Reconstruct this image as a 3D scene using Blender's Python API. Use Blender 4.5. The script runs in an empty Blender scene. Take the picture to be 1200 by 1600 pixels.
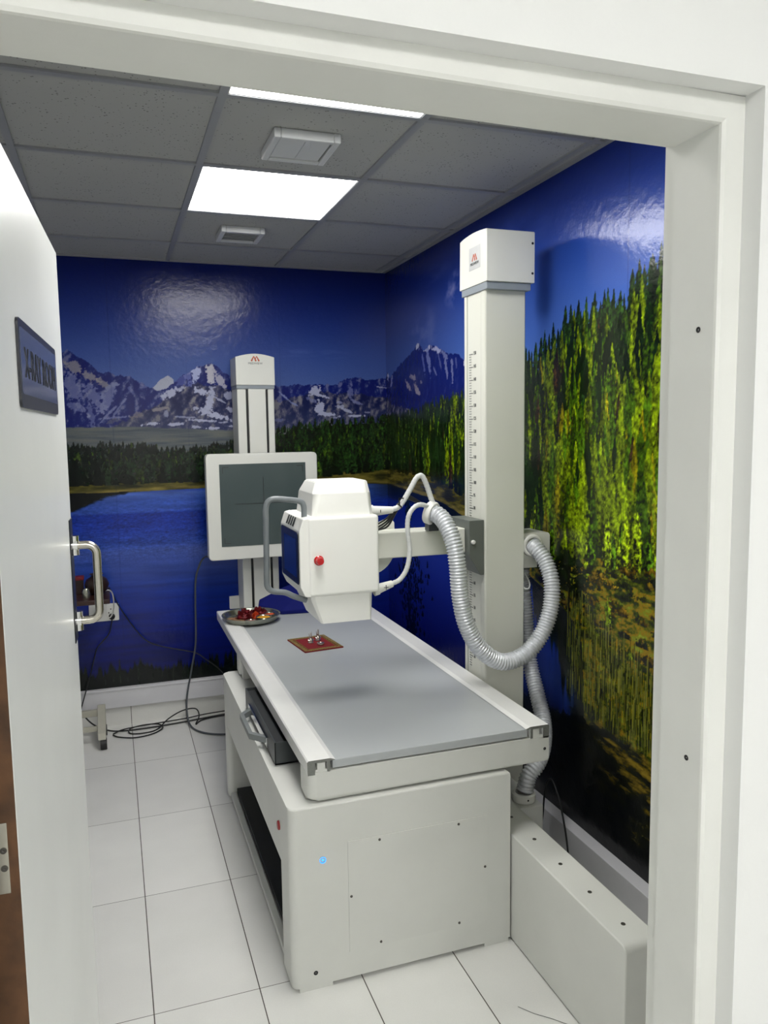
import bpy, bmesh, math, random
import numpy as np
from mathutils import Vector, Matrix
PI = math.pi
random.seed(7)
scn = bpy.context.scene
COL = scn.collection

# ------------------------------------------------------------------ helpers
LOC = {}          # world location of every object that can be a parent

def finish(o, bm_or_mesh, parent):
    COL.objects.link(o)
    if parent is not None:
        o.parent = parent

def obj(name, bm, mat, parent=None, origin=None, smooth=False, label=None):
    """one mesh object; bmesh is in world coordinates"""
    bmesh.ops.recalc_face_normals(bm, faces=bm.faces)
    xs = [v.co for v in bm.verts]
    if origin is None:
        lo = Vector((min(c.x for c in xs), min(c.y for c in xs), min(c.z for c in xs)))
        hi = Vector((max(c.x for c in xs), max(c.y for c in xs), max(c.z for c in xs)))
        origin = Vector(((lo.x+hi.x)/2, (lo.y+hi.y)/2, lo.z))
    origin = Vector(origin)
    bmesh.ops.translate(bm, verts=bm.verts, vec=-origin)
    if smooth:
        for f in bm.faces: f.smooth = True
    me = bpy.data.meshes.new(name)
    bm.to_mesh(me); bm.free()
    mats = mat if isinstance(mat, (list, tuple)) else [mat]
    for m in mats: me.materials.append(m)
    o = bpy.data.objects.new(name, me)
    COL.objects.link(o)
    if parent is not None:
        o.parent = parent
        o.location = origin - LOC[parent.name]
    else:
        o.location = origin
    LOC[o.name] = origin
    if smooth:
        try:
            md = o.modifiers.new('ws', 'WEIGHTED_NORMAL'); md.keep_sharp = True
            for e in me.edges: pass
            me.set_sharp_from_angle(angle=math.radians(38))
        except Exception: pass
    if label: o['label'] = label
    return o

def thing(name, label, cat, loc, group=None):
    o = bpy.data.objects.new(name, None); COL.objects.link(o)
    o.empty_display_size = .05
    o.location = loc; LOC[o.name] = Vector(loc)
    return tag(o, label, cat, group)

def tag(o, label, cat, group=None, kind=None):
    o['label'] = label; o['category'] = cat
    if group: o['group'] = group
    if kind: o['kind'] = kind
    return o

def struct(name, bm, mat, parent=None, **k):
    o = obj(name, bm, mat, parent, **k)
    if parent is None: o['kind'] = 'structure'
    return o

def NB(): return bmesh.new()

def box(bm, x0, x1, y0, y1, z0, z1, bev=0, seg=2, mi=0):
    r = bmesh.ops.create_cube(bm, size=1)
    vs = r['verts']
    for v in vs:
        v.co = Vector(((x0+x1)/2 + v.co.x*(x1-x0), (y0+y1)/2 + v.co.y*(y1-y0), (z0+z1)/2 + v.co.z*(z1-z0)))
    fs = set(f for v in vs for f in v.link_faces)
    if mi:
        for f in fs: f.material_index = mi
    if bev:
        es = list(set(e for v in vs for e in v.link_edges))
        bmesh.ops.bevel(bm, geom=es, offset=bev, segments=seg, profile=.5, affect='EDGES')
    return bm

def prism(bm, pts, axis, a, b, bev=0, seg=2, mi=0):
    """polygon extruded along an axis. axis 'x': pts=(y,z); 'y': pts=(x,z); 'z': pts=(x,y)"""
    def mk(p, t):
        if axis == 'x': return (t, p[0], p[1])
        if axis == 'y': return (p[0], t, p[1])
        return (p[0], p[1], t)
    A = [bm.verts.new(mk(p, a)) for p in pts]; B = [bm.verts.new(mk(p, b)) for p in pts]
    n = len(pts)
    fs = [bm.faces.new(A), bm.faces.new(B[::-1])]
    for i in range(n): fs.append(bm.faces.new((A[i], B[i], B[(i+1) % n], A[(i+1) % n])))
    for f in fs: f.material_index = mi
    if bev:
        es = list(set(e for f in fs for e in f.edges))
        bmesh.ops.recalc_face_normals(bm, faces=fs)
        bmesh.ops.bevel(bm, geom=es, offset=bev, segments=seg, profile=.5, affect='EDGES')
    return bm

def rrect(cx, cz, w, h, r, n=5):
    pts = []
    for sx, sz, a0 in ((1, 1, 0), (-1, 1, 90), (-1, -1, 180), (1, -1, 270)):
        for i in range(n+1):
            a = math.radians(a0 + 90*i/n)
            pts.append((cx + sx*(w/2-r) + r*math.cos(a), cz + sz*(h/2-r) + r*math.sin(a)))
    return pts

def circ(cx, cy, r, n=24): return [(cx+r*math.cos(2*PI*i/n), cy+r*math.sin(2*PI*i/n)) for i in range(n)]

def cyl(bm, p0, p1, r0, r1=None, n=24, cap=True):
    r1 = r0 if r1 is None else r1
    p0 = Vector(p0); p1 = Vector(p1); d = (p1-p0)
    q = d.to_track_quat('Z', 'Y')
    A = []; B = []
    for i in range(n):
        a = 2*PI*i/n
        u = q @ Vector((math.cos(a), math.sin(a), 0))
        A.append(bm.verts.new(p0+u*r0)); B.append(bm.verts.new(p1+u*r1))
    for i in range(n): bm.faces.new((A[i], A[(i+1) % n], B[(i+1) % n], B[i]))
    if cap: bm.faces.new(A[::-1]); bm.faces.new(B)
    return bm

def lathe(bm, prof, c, axis=(0, 0, 1), n=32):
    """prof list of (r, t) along axis from c"""
    q = Vector(axis).to_track_quat('Z', 'Y'); c = Vector(c)
    rings = []
    for r, t in prof:
        if r < 1e-6: rings.append([bm.verts.new(c + q @ Vector((0, 0, t)))])
        else: rings.append([bm.verts.new(c + q @ Vector((r*math.cos(2*PI*i/n), r*math.sin(2*PI*i/n), t))) for i in range(n)])
    for a, b in zip(rings[:-1], rings[1:]):
        for i in range(n):
            j = (i+1) % n
            if len(a) == 1 and len(b) == 1: continue
            if len(a) == 1: bm.faces.new((a[0], b[i], b[j]))
            elif len(b) == 1: bm.faces.new((a[i], a[j], b[0]))
            else: bm.faces.new((a[i], a[j], b[j], b[i]))
    return bm

def spline(pts, step):
    P = [Vector(p) for p in pts]
    P = [P[0]*2-P[1]] + P + [P[-1]*2-P[-2]]
    out = []
    for i in range(1, len(P)-2):
        p0, p1, p2, p3 = P[i-1:i+3]
        n = max(2, int((p2-p1).length/step))
        for k in range(n):
            t = k/n
            out.append(.5*((2*p1) + (p2-p0)*t + (2*p0-5*p1+4*p2-p3)*t*t + (-p0+3*p1-3*p2+p3)*t**3))
    out.append(P[-2])
    return out

def tube(bm, pts, r, n=10, step=.01, cap=True, rfun=None, raw=False):
    path = [Vector(p) for p in pts] if raw else spline(pts, step)
    # parallel transport frame
    T = []
    for i in range(len(path)):
        a = path[max(0, i-1)]; b = path[min(len(path)-1, i+1)]
        T.append((b-a).normalized())
    up = Vector((0, 0, 1)) if abs(T[0].z) < .9 else Vector((1, 0, 0))
    nrm = T[0].cross(up).normalized()
    rings = []; s = 0
    for i, p in enumerate(path):
        if i:
            s += (p-path[i-1]).length
            nrm = (nrm - T[i]*nrm.dot(T[i])).normalized()
        bi = T[i].cross(nrm)
        rr = rfun(s) if rfun else r
        rings.append([bm.verts.new(p + (nrm*math.cos(2*PI*k/n) + bi*math.sin(2*PI*k/n))*rr) for k in range(n)])
    for a, b in zip(rings[:-1], rings[1:]):
        for k in range(n): bm.faces.new((a[k], a[(k+1) % n], b[(k+1) % n], b[k]))
    if cap: bm.faces.new(rings[0][::-1]); bm.faces.new(rings[-1])
    return bm

def text_bm(bm, body, size, origin, xdir, ydir, depth=.0006, align='CENTER', sx=1.0):
    cu = bpy.data.curves.new('t', 'FONT'); cu.body = body; cu.size = size; cu.align_x = align; cu.extrude = depth/2
    cu.resolution_u = 3
    o = bpy.data.objects.new('t', cu); COL.objects.link(o)
    dg = bpy.context.evaluated_depsgraph_get()
    me = bpy.data.meshes.new_from_object(o.evaluated_get(dg))
    X = Vector(xdir).normalized(); Y = Vector(ydir).normalized(); Z = X.cross(Y)
    M = Matrix(((X.x*sx, Y.x, Z.x, origin[0]), (X.y*sx, Y.y, Z.y, origin[1]), (X.z*sx, Y.z, Z.z, origin[2]), (0, 0, 0, 1)))
    me.transform(M); bm.from_mesh(me)
    bpy.data.objects.remove(o); bpy.data.meshes.remove(me); bpy.data.curves.remove(cu)
    return bm

# ------------------------------------------------------------------ materials
def lin(c): return tuple((x/12.92 if x <= .04045 else ((x+.055)/1.055)**2.4) for x in c)
def rgb(r, g, b): return lin((r/255, g/255, b/255)) + (1,)

def mat(name, col, rough=.5, metal=0, noise=0, nscale=20, bump=0, bscale=200, spec=.5, coat=0, dirt=None):
    m = bpy.data.materials.new(name); m.use_nodes = True
    nt = m.node_tree; N = nt.nodes; L = nt.links
    b = N['Principled BSDF']
    b.inputs['Roughness'].default_value = rough; b.inputs['Metallic'].default_value = metal
    b.inputs['Specular IOR Level'].default_value = spec; b.inputs['Coat Weight'].default_value = coat
    tc = N.new('ShaderNodeTexCoord')
    n = N.new('ShaderNodeTexNoise'); n.inputs['Scale'].default_value = nscale; n.inputs['Detail'].default_value = 4
    L.new(tc.outputs['Object'], n.inputs['Vector'])
    r = N.new('ShaderNodeValToRGB')
    k = noise
    r.color_ramp.elements[0].position = .3; r.color_ramp.elements[1].position = .7
    r.color_ramp.elements[0].color = tuple(c*(1-k) for c in col[:3])+(1,)
    r.color_ramp.elements[1].color = tuple(min(1, c*(1+k)) for c in col[:3])+(1,)
    L.new(n.outputs['Fac'], r.inputs['Fac']); L.new(r.outputs['Color'], b.inputs['Base Color'])
    if bump:
        n2 = N.new('ShaderNodeTexNoise'); n2.inputs['Scale'].default_value = bscale; n2.inputs['Detail'].default_value = 3
        L.new(tc.outputs['Object'], n2.inputs['Vector'])
        bp = N.new('ShaderNodeBump'); bp.inputs['Strength'].default_value = bump; bp.inputs['Distance'].default_value = .002
        L.new(n2.outputs['Fac'], bp.inputs['Height']); L.new(bp.outputs['Normal'], b.inputs['Normal'])
    return m

def emis(name, col, s):
    m = bpy.data.materials.new(name); m.use_nodes = True
    nt = m.node_tree; b = nt.nodes['Principled BSDF']
    b.inputs['Base Color'].default_value = col
    b.inputs['Emission Color'].default_value = col; b.inputs['Emission Strength'].default_value = s
    return m

PANEL_S = 11.5
M = {}
M['paint'] = mat('frame_paint', rgb(226, 227, 222), .55, noise=.03, nscale=6, bump=.15, bscale=60)
M['wallpaint'] = mat('wall_paint', rgb(234, 235, 233), .7, noise=.015, nscale=3, bump=.1, bscale=90)
M['door'] = mat('door_white_laminate', rgb(240, 242, 240), .28, noise=.035, nscale=3, bump=.06, bscale=14)
M['white'] = mat('white_powder_coat', rgb(222, 223, 216), .38, noise=.015, nscale=8, bump=.08, bscale=500)
M['head'] = mat('head_white_plastic', rgb(238, 238, 233), .35, noise=.01, nscale=8)
M['basewhite'] = mat('pedestal_powder_coat', rgb(212, 213, 208), .42, noise=.03, nscale=5, bump=.1, bscale=600)
M['column'] = mat('column_paint', rgb(214, 215, 205), .4, noise=.012, nscale=6, bump=.05, bscale=400)
M['rail'] = mat('rail_aluminium_white', rgb(232, 232, 230), .3, noise=.01)
M['railcut'] = mat('rail_cut_end', rgb(120, 122, 118), .5, metal=.3, noise=.08, nscale=200)
M['top'] = mat('tabletop_grey', rgb(176, 180, 182), .30, noise=.02, nscale=3)
M['topedge'] = mat('tabletop_edge', rgb(190, 192, 188), .45, noise=.02)
M['grey'] = mat('grey_metal', rgb(128, 133, 133), .4, metal=.3, noise=.03)
M['band'] = mat('grey_band', rgb(140, 148, 155), .4, noise=.02)
M['dgrey'] = mat('dark_grey_metal', rgb(70, 74, 76), .35, metal=.4, noise=.05)
M['bracket'] = mat('bracket_dark_paint', rgb(98, 103, 98), .45, noise=.04, bump=.1, bscale=600)
M['black'] = mat('black_plastic', rgb(18, 18, 20), .45, noise=.1)
M['cable'] = mat('black_cable', rgb(20, 22, 24), .5, noise=.1)
M['greycable'] = mat('grey_cable', rgb(70, 75, 80), .5, noise=.1)
M['tubegrey'] = mat('handle_grey_paint', rgb(112, 118, 121), .35, noise=.03)
M['hose'] = mat('corrugated_hose', rgb(216, 219, 224), .25, metal=.25, noise=.12, nscale=60, bump=.5, bscale=160)
M['conduit'] = mat('conduit_hose', rgb(205, 207, 205), .35, noise=.05, nscale=80)
M['collar'] = mat('hose_collar', rgb(226, 226, 220), .4, noise=.02)
M['steel'] = mat('brushed_steel', rgb(190, 186, 176), .26, metal=.95, noise=.05, nscale=40)
M['chrome'] = mat('chrome', rgb(225, 225, 225), .12, metal=1, noise=.02)
M['screen'] = mat('detector_glass', rgb(72, 84, 84), .1, noise=.03, nscale=3, spec=.5)
M['line'] = mat('printed_dark_line', rgb(24, 30, 32), .5, noise=.05)
M['console'] = mat('console_glass', rgb(6, 9, 20), .3, noise=.1)
M['consolescreen'] = mat('console_screen', rgb(16, 34, 92), .1, noise=.08, nscale=8)
M['red'] = mat('red_plastic', rgb(190, 14, 22), .25, noise=.05, coat=.5)
M['rednotch'] = mat('red_switch', rgb(150, 30, 34), .4, noise=.05)
M['logored'] = mat('logo_orange', rgb(190, 92, 62), .5, noise=.05)
M['logotext'] = mat('logo_text', rgb(70, 76, 78), .5, noise=.05)
M['sticker'] = mat('silver_sticker', rgb(198, 200, 200), .35, metal=.2, noise=.05)
M['scaletext'] = mat('scale_ink', rgb(92, 94, 94), .6, noise=.05)
M['wood'] = mat('raw_wood_edge', rgb(84, 56, 32), .7, noise=.4, nscale=22, bump=.4, bscale=80)
M['sign'] = mat('sign_plate', rgb(96, 104, 128), .12, noise=.03, metal=.25)
M['signframe'] = mat('sign_border', rgb(30, 32, 42), .3, noise=.05)
M['signtext'] = mat('sign_letters', rgb(20, 22, 34), .4, noise=.05)
M['cushion'] = mat('blue_vinyl', rgb(10, 20, 100), .75, noise=.08, nscale=12, bump=.2, bscale=300, spec=.2)
M['trunk'] = mat('trunking_pvc', rgb(210, 210, 214), .4, noise=.015)
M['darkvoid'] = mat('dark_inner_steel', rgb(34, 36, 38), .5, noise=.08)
M['socket'] = mat('socket_plastic', rgb(224, 224, 220), .35, noise=.01)
M['screw'] = mat('screw_metal', rgb(90, 88, 84), .4, metal=.8, noise=.1)
M['tgrid'] = mat('ceiling_grid_paint', rgb(150, 152, 156), .45, noise=.02)
M['vent'] = mat('vent_plastic', rgb(206, 208, 210), .4, noise=.01)
M['ventdark'] = mat('vent_inside', rgb(168, 172, 174), .6, noise=.1)
M['panel'] = emis('led_diffuser', (1, .985, .95, 1), PANEL_S)
M['panelc'] = emis('led_diffuser_corridor', (1, .99, .975, 1), 12.5)
M['matred'] = mat('mat_crimson', rgb(120, 8, 22), .8, noise=.15, nscale=120, bump=.4, bscale=900)
M['matgold'] = mat('mat_gold_trim', rgb(132, 112, 58), .5, metal=.3, noise=.8, nscale=160, bump=.7, bscale=500)
M['silver'] = mat('silver_figure', rgb(196, 186, 178), .2, metal=.9, noise=.1)
M['thali'] = mat('thali_steel', rgb(170, 172, 160), .2, metal=.9, noise=.08)
M['petal'] = mat('red_petals', rgb(110, 10, 22), .6, noise=.4, nscale=60)
M['kumkum'] = mat('red_powder', rgb(150, 16, 20), .9, noise=.2, nscale=90)
M['turmeric'] = mat('yellow_turmeric', rgb(214, 150, 20), .9, noise=.2, nscale=60)
M['orange'] = mat('orange_marigold', rgb(200, 70, 24), .7, noise=.3, nscale=80)
M['grain'] = mat('grains', rgb(150, 112, 84), .9, noise=.5, nscale=200)
M['brownwood'] = mat('trolley_board', rgb(48, 24, 18), .4, noise=.2, nscale=20)
M['clay'] = mat('dark_clay', rgb(40, 22, 16), .4, noise=.3, nscale=14)
M['cream'] = mat('cream_steel', rgb(176, 174, 160), .45, noise=.04)
M['ring'] = emis('blue_ring_light', (.02, .25, 1, 1), 1.6)

def floor_mat():
    m = bpy.data.materials.new('floor_tiles'); m.use_nodes = True
    nt = m.node_tree; N = nt.nodes; L = nt.links; b = N['Principled BSDF']
    g = N.new('ShaderNodeNewGeometry'); s = N.new('ShaderNodeSeparateXYZ'); L.new(g.outputs['Position'], s.inputs[0])
    def math_(op, a, bb=None):
        n = N.new('ShaderNodeMath'); n.operation = op
        for i, v in enumerate((a, bb)):
            if v is None: continue
            if isinstance(v, (int, float)): n.inputs[i].default_value = v
            else: L.new(v, n.inputs[i])
        return n.outputs[0]
    def edge(sock, off, size):
        a = math_('ADD', sock, -off+size*50); a = math_('DIVIDE', a, size); f = math_('FRACT', a)
        c = math_('ABSOLUTE', math_('SUBTRACT', f, .5)); d = math_('SUBTRACT', .5, c)
        return math_('MULTIPLY', d, size), math_('FLOOR', a)
    dx, ix = edge(s.outputs[0], .041, .3); dy, iy = edge(s.outputs[1], 3.957, .6)
    gx = math_('LESS_THAN', dx, .0016); gy = math_('LESS_THAN', dy, .0011)
    gr = math_('MAXIMUM', gx, gy)
    cb = N.new('ShaderNodeCombineXYZ'); L.new(ix, cb.inputs[0]); L.new(iy, cb.inputs[1])
    wn = N.new('ShaderNodeTexWhiteNoise'); L.new(cb.outputs[0], wn.inputs['Vector'])
    n = N.new('ShaderNodeTexNoise'); n.inputs['Scale'].default_value = 5; n.inputs['Detail'].default_value = 6
    L.new(g.outputs['Position'], n.inputs['Vector'])
    n3 = N.new('ShaderNodeTexNoise'); n3.inputs['Scale'].default_value = 260; L.new(g.outputs['Position'], n3.inputs['Vector'])
    a = math_('ADD', math_('MULTIPLY', wn.outputs['Value'], .3), math_('ADD', math_('MULTIPLY', n.outputs['Fac'], .5), math_('MULTIPLY', n3.outputs['Fac'], .3)))
    r = N.new('ShaderNodeValToRGB'); r.color_ramp.elements[0].color = rgb(212, 212, 208); r.color_ramp.elements[1].color = rgb(232, 232, 228)
    r.color_ramp.elements[0].position = .2; r.color_ramp.elements[1].position = .9
    L.new(a, r.inputs['Fac'])
    # dark specks
    v = N.new('ShaderNodeTexNoise'); v.inputs['Scale'].default_value = 16; v.inputs['Detail'].default_value = 9; v.inputs['Roughness'].default_value = .8
    L.new(g.outputs['Position'], v.inputs['Vector'])
    sp = math_('GREATER_THAN', v.outputs['Fac'], .735)
    mx0 = N.new('ShaderNodeMixRGB'); L.new(sp, mx0.inputs[0]); L.new(r.outputs[0], mx0.inputs[1]); mx0.inputs[2].default_value = rgb(150, 148, 142)
    mx = N.new('ShaderNodeMixRGB'); L.new(gr, mx.inputs[0]); L.new(mx0.outputs[0], mx.inputs[1]); mx.inputs[2].default_value = rgb(72, 66, 58)
    L.new(mx.outputs[0], b.inputs['Base Color'])
    b.inputs['Roughness'].default_value = .42
    bp = N.new('ShaderNodeBump'); bp.inputs['Strength'].default_value = .4; bp.inputs['Distance'].default_value = .002; bp.invert = True
    L.new(gr, bp.inputs['Height']); L.new(bp.outputs[0], b.inputs['Normal'])
    return m

def ceiling_mat():
    m = bpy.data.materials.new('mineral_fibre_tile'); m.use_nodes = True
    nt = m.node_tree; N = nt.nodes; L = nt.links; b = N['Principled BSDF']
    g = N.new('ShaderNodeNewGeometry')
    v = N.new('ShaderNodeTexVoronoi'); v.inputs['Scale'].default_value = 75; L.new(g.outputs['Position'], v.inputs['Vector'])
    n = N.new('ShaderNodeTexNoise'); n.inputs['Scale'].default_value = 22; n.inputs['Detail'].default_value = 5; L.new(g.outputs['Position'], n.inputs['Vector'])
    c = N.new('ShaderNodeMath'); c.operation = 'MULTIPLY_ADD'; L.new(n.outputs['Fac'], c.inputs[0]); c.inputs[1].default_value = .55; c.inputs[2].default_value = -.12
    lt = N.new('ShaderNodeMath'); lt.operation = 'LESS_THAN'; L.new(v.outputs['Distance'], lt.inputs[0]); L.new(c.outputs[0], lt.inputs[1])
    r = N.new('ShaderNodeMixRGB'); L.new(lt.outputs[0], r.inputs[0]); r.inputs[1].default_value = rgb(170, 171, 170); r.inputs[2].default_value = rgb(118, 118, 116)
    L.new(r.outputs[0], b.inputs['Base Color']); b.inputs['Roughness'].default_value = .9
    return m
M['floor'] = floor_mat(); M['ceil'] = ceiling_mat()

def mural_mat():
    m = bpy.data.materials.new('printed_landscape_wallpaper'); m.use_nodes = True
    nt = m.node_tree; N = nt.nodes; L = nt.links; b = N['Principled BSDF']
    a = N.new('ShaderNodeVertexColor'); a.layer_name = 'print'
    g = N.new('ShaderNodeNewGeometry')
    n = N.new('ShaderNodeTexNoise'); n.inputs['Scale'].default_value = 420; n.inputs['Detail'].default_value = 3; L.new(g.outputs['Position'], n.inputs['Vector'])
    r = N.new('ShaderNodeMapRange'); L.new(n.outputs['Fac'], r.inputs[0]); r.inputs[1].default_value = .3; r.inputs[2].default_value = .7; r.inputs[3].default_value = .9; r.inputs[4].default_value = 1.1
    mx = N.new('ShaderNodeVectorMath'); mx.operation = 'SCALE'; L.new(a.outputs['Color'], mx.inputs[0]); L.new(r.outputs[0], mx.inputs['Scale'])
    L.new(mx.outputs[0], b.inputs['Base Color'])
    b.inputs['Roughness'].default_value = .19; b.inputs['Specular IOR Level'].default_value = .30
    n2 = N.new('ShaderNodeTexNoise'); n2.inputs['Scale'].default_value = 28; n2.inputs['Detail'].default_value = 5; n2.inputs['Roughness'].default_value = .55; L.new(g.outputs['Position'], n2.inputs['Vector'])
    bp = N.new('ShaderNodeBump'); bp.inputs['Strength'].default_value = .35; bp.inputs['Distance'].default_value = .004
    L.new(n2.outputs['Fac'], bp.inputs['Height']); L.new(bp.outputs[0], b.inputs['Normal'])
    return m
M['mural'] = mural_mat()

# ------------------------------------------------------------------ the printed landscape
XW = 1.6; YB = 4.53; ZC = 2.566; YF = 1.05; XL = -1.2
STEP = .0035
def paint_mural():
    """paint the picture of the wallpaper: u runs along the back wall then along the right wall, v is height"""
    u0, z0 = XL, .1
    nu = 1795; nz = 707
    rng = np.random.default_rng(11)
    U = u0 + STEP*np.arange(nu); Z = z0 + STEP*np.arange(nz)
    UU, ZZ = np.meshgrid(U, Z)
    def vnoise(su, sz, seed):
        r = np.random.default_rng(seed)
        gu = int((U[-1]-U[0])/su)+3; gz = int((Z[-1]-Z[0])/sz)+3
        G = r.random((gz, gu))
        a = (U-U[0])/su; b = (Z-Z[0])/sz
        ia = a.astype(int); ib = b.astype(int); fa = a-ia; fb = b-ib
        fa = fa*fa*(3-2*fa); fb = (fb*fb*(3-2*fb))[:, None]
        r0 = G[ib][:, ia]*(1-fa)+G[ib][:, ia+1]*fa; r1 = G[ib+1][:, ia]*(1-fa)+G[ib+1][:, ia+1]*fa
        return r0*(1-fb)+r1*fb
    def fbm(su, sz, seed, o=4, g=.5):
        t = 0; w = 1; s = 0
        for k in range(o):
            t = t+w*vnoise(su/2**k, sz/2**k, seed+k); s += w; w *= g
        return t/s
    def poly(pts, q=None):
        return np.interp(U if q is None else q, [p[0] for p in pts], [p[1] for p in pts])
    def ss(a, b, x):
        t = np.clip((x-a)/(b-a), 0, 1); return t*t*(3-2*t)
    I = np.zeros((nz, nu, 3))
    def put(mask, col):
        mk = mask[..., None] if mask.ndim == 2 else mask
        col = np.asarray(col, float)
        I[:] = I*(1-mk)+col*mk
    def C(*c): return np.array(c, float)/255
    def ramp(x, stops):
        xs = [s[0] for s in stops]
        return np.stack([np.interp(x, xs, [s[1][k]/255 for s in stops]) for k in range(3)], -1)
    # sky
    sky = ramp(ZZ, [(1.85, (84, 104, 158)), (2.05, (62, 84, 148)), (2.25, (40, 60, 132)), (2.42, (22, 40, 112)), (2.6, (12, 24, 90))])
    skyr = ramp(ZZ, [(1.85, (90, 126, 196)), (2.1, (70, 102, 180)), (2.3, (42, 74, 158)), (2.45, (24, 48, 126)), (2.6, (14, 34, 110))])
    k = ss(2.0, 3.4, UU)[..., None]
    I[:] = sky*(1-k)+skyr*k
    def cloud(cu, cz, ru, rz, a, seed, col=(150, 150, 190), sharp=1.0):
        d = ((UU-cu)/ru)**2+((ZZ-cz)/rz)**2
        w = np.clip(1-d, 0, 1)*np.clip((fbm(ru*.5, rz*.6, seed)-.38)*3.0, 0, 1)*a
        put(w, C(*col))
    cloud(2.62, 2.30, .16, .10, .8, 21, (156, 148, 190)); cloud(2.22, 2.16, .26, .13, .5, 25, (126, 128, 178))
    cloud(1.15, 2.08, .25, .035, .4, 29, (110, 130, 190)); cloud(3.2, 2.42, .3, .1, .3, 33, (90, 110, 190)); cloud(2.3, 2.42, .3, .06, .4, 37, (70, 80, 150))
    cloud(.15, 2.2, .3, .05, .15, 41, (100, 120, 180))
    # mountains
    ridge = [(-1.2, 2.0), (-.9, 2.1), (-.6, 1.98), (-.4, 2.02), (-.208, 2.065), (-.194, 2.082), (-.182, 2.075), (-.136, 2.042), (-.083, 2.009), (-.027, 1.959), (.012, 1.963), (.053, 1.943), (.093, 1.946), (.136, 1.929), (.185, 1.902), (.234, 1.885), (.264, 1.87), (.317, 1.889), (.37, 1.931), (.426, 1.967), (.487, 1.992), (.541, 2.021), (.583, 2.004), (.617, 1.976), (.663, 1.952), (.789, 1.913), (.918, 1.895), (1.005, 1.892), (1.053, 1.911), (1.104, 1.9), (1.166, 1.904), (1.256, 1.901), (1.324, 1.928), (1.404, 1.951), (1.464, 1.933), (1.549, 1.945), (1.595, 1.945), (1.63, 1.98), (1.66, 1.945), (1.699, 1.955), (1.822, 2.0), (1.988, 2.05), (2.071, 2.075), (2.124, 2.105), (2.197, 2.055), (2.295, 2.07), (2.413, 2.045), (2.547, 2.005), (2.652, 1.985), (2.731, 1.945), (2.85, 1.9), (3.1, 1.8), (5.2, 1.8)]
    R = poly(ridge)
    jag = (fbm(.03, .03, 51)[0]-.5)*.022+(fbm(.012, .01, 57)[3]-.5)*.012
    # white far hill
    wh = poly([(.2, 0), (.236, 1.88), (.277, 1.925), (.319, 1.95), (.35, 1.928), (.37, 0)])
    put((ZZ < wh[None]).astype(float), C(176, 172, 182))
    mm = ZZ < (R+jag)[None]
    h1 = fbm(.08, .12, 61, 6, .6); h2 = fbm(.035, .04, 71, 4, .65)
    sh = np.zeros_like(h1)
    hm = h1+h2*.5
    dx = np.roll(hm, -3, 1)-np.roll(hm, 3, 1); dz = np.roll(hm, -3, 0)-np.roll(hm, 3, 0)
    ksm = (1-.75*ss(1.62, 1.72, UU))
    rock = ramp(np.clip(.42+(dx*3.0-dz*1.2)*ksm, 0, 1), [(0, (10, 22, 96)), (.45, (16, 28, 100)), (.7, (40, 50, 112)), (1, (104, 104, 140))])
    put(mm.astype(float), rock)
    # second, nearer and browner range
    h2l = poly([(-1.2, 1.70), (0, 1.66), (.12, 1.72), (.184, 1.755), (.271, 1.80), (.315, 1.85), (.396, 1.893), (.483, 1.90), (.571, 1.894), (.66, 1.875), (.8, 1.86), (.95, 1.80), (1.05, 1.84), (1.2, 1.86), (1.4, 1.85), (1.62, 1.83), (1.7, 1.78), (2.0, 1.75), (2.6, 1.6), (5.2, 1.5)])
    m2 = (ZZ < (h2l+jag*1.2)[None]) & mm
    rock2 = ramp(np.clip(.45+dx*3.2-dz*1.0+(h2-.5)*.4, 0, 1), [(0, (16, 24, 70)), (.4, (40, 44, 82)), (.7, (82, 78, 100)), (1, (134, 126, 128))])
    low = np.clip((1.80-ZZ)/.12, 0, 1)[..., None]
    rock2 = rock2*(1-.45*low)+C(78, 80, 104)*.45*low
    put(m2.astype(float), rock2)
    # snow: (u, z, ru, rz, slope, strength)
    warp = (fbm(.030, .028, 81, 4, .65)-.5)*3.2; warp2 = (fbm(.012, .012, 91, 3, .65)-.5)*2.6
    def snow(u, z, ru, rz, ang, st=1, col=(182, 178, 196)):
        a = math.radians(ang); ca, sa = math.cos(a), math.sin(a)
        du = UU-u; dz_ = ZZ-z
        p = (du*ca+dz_*sa)/ru; q = (-du*sa+dz_*ca)/rz
        d = np.sqrt(p*p+q*q)+warp*.45+warp2*.5
        w = ss(1.0, .86, d)*min(1, st*1.05)*mm
        put(w, C(*col))
    LV = (128, 128, 164)
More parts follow.
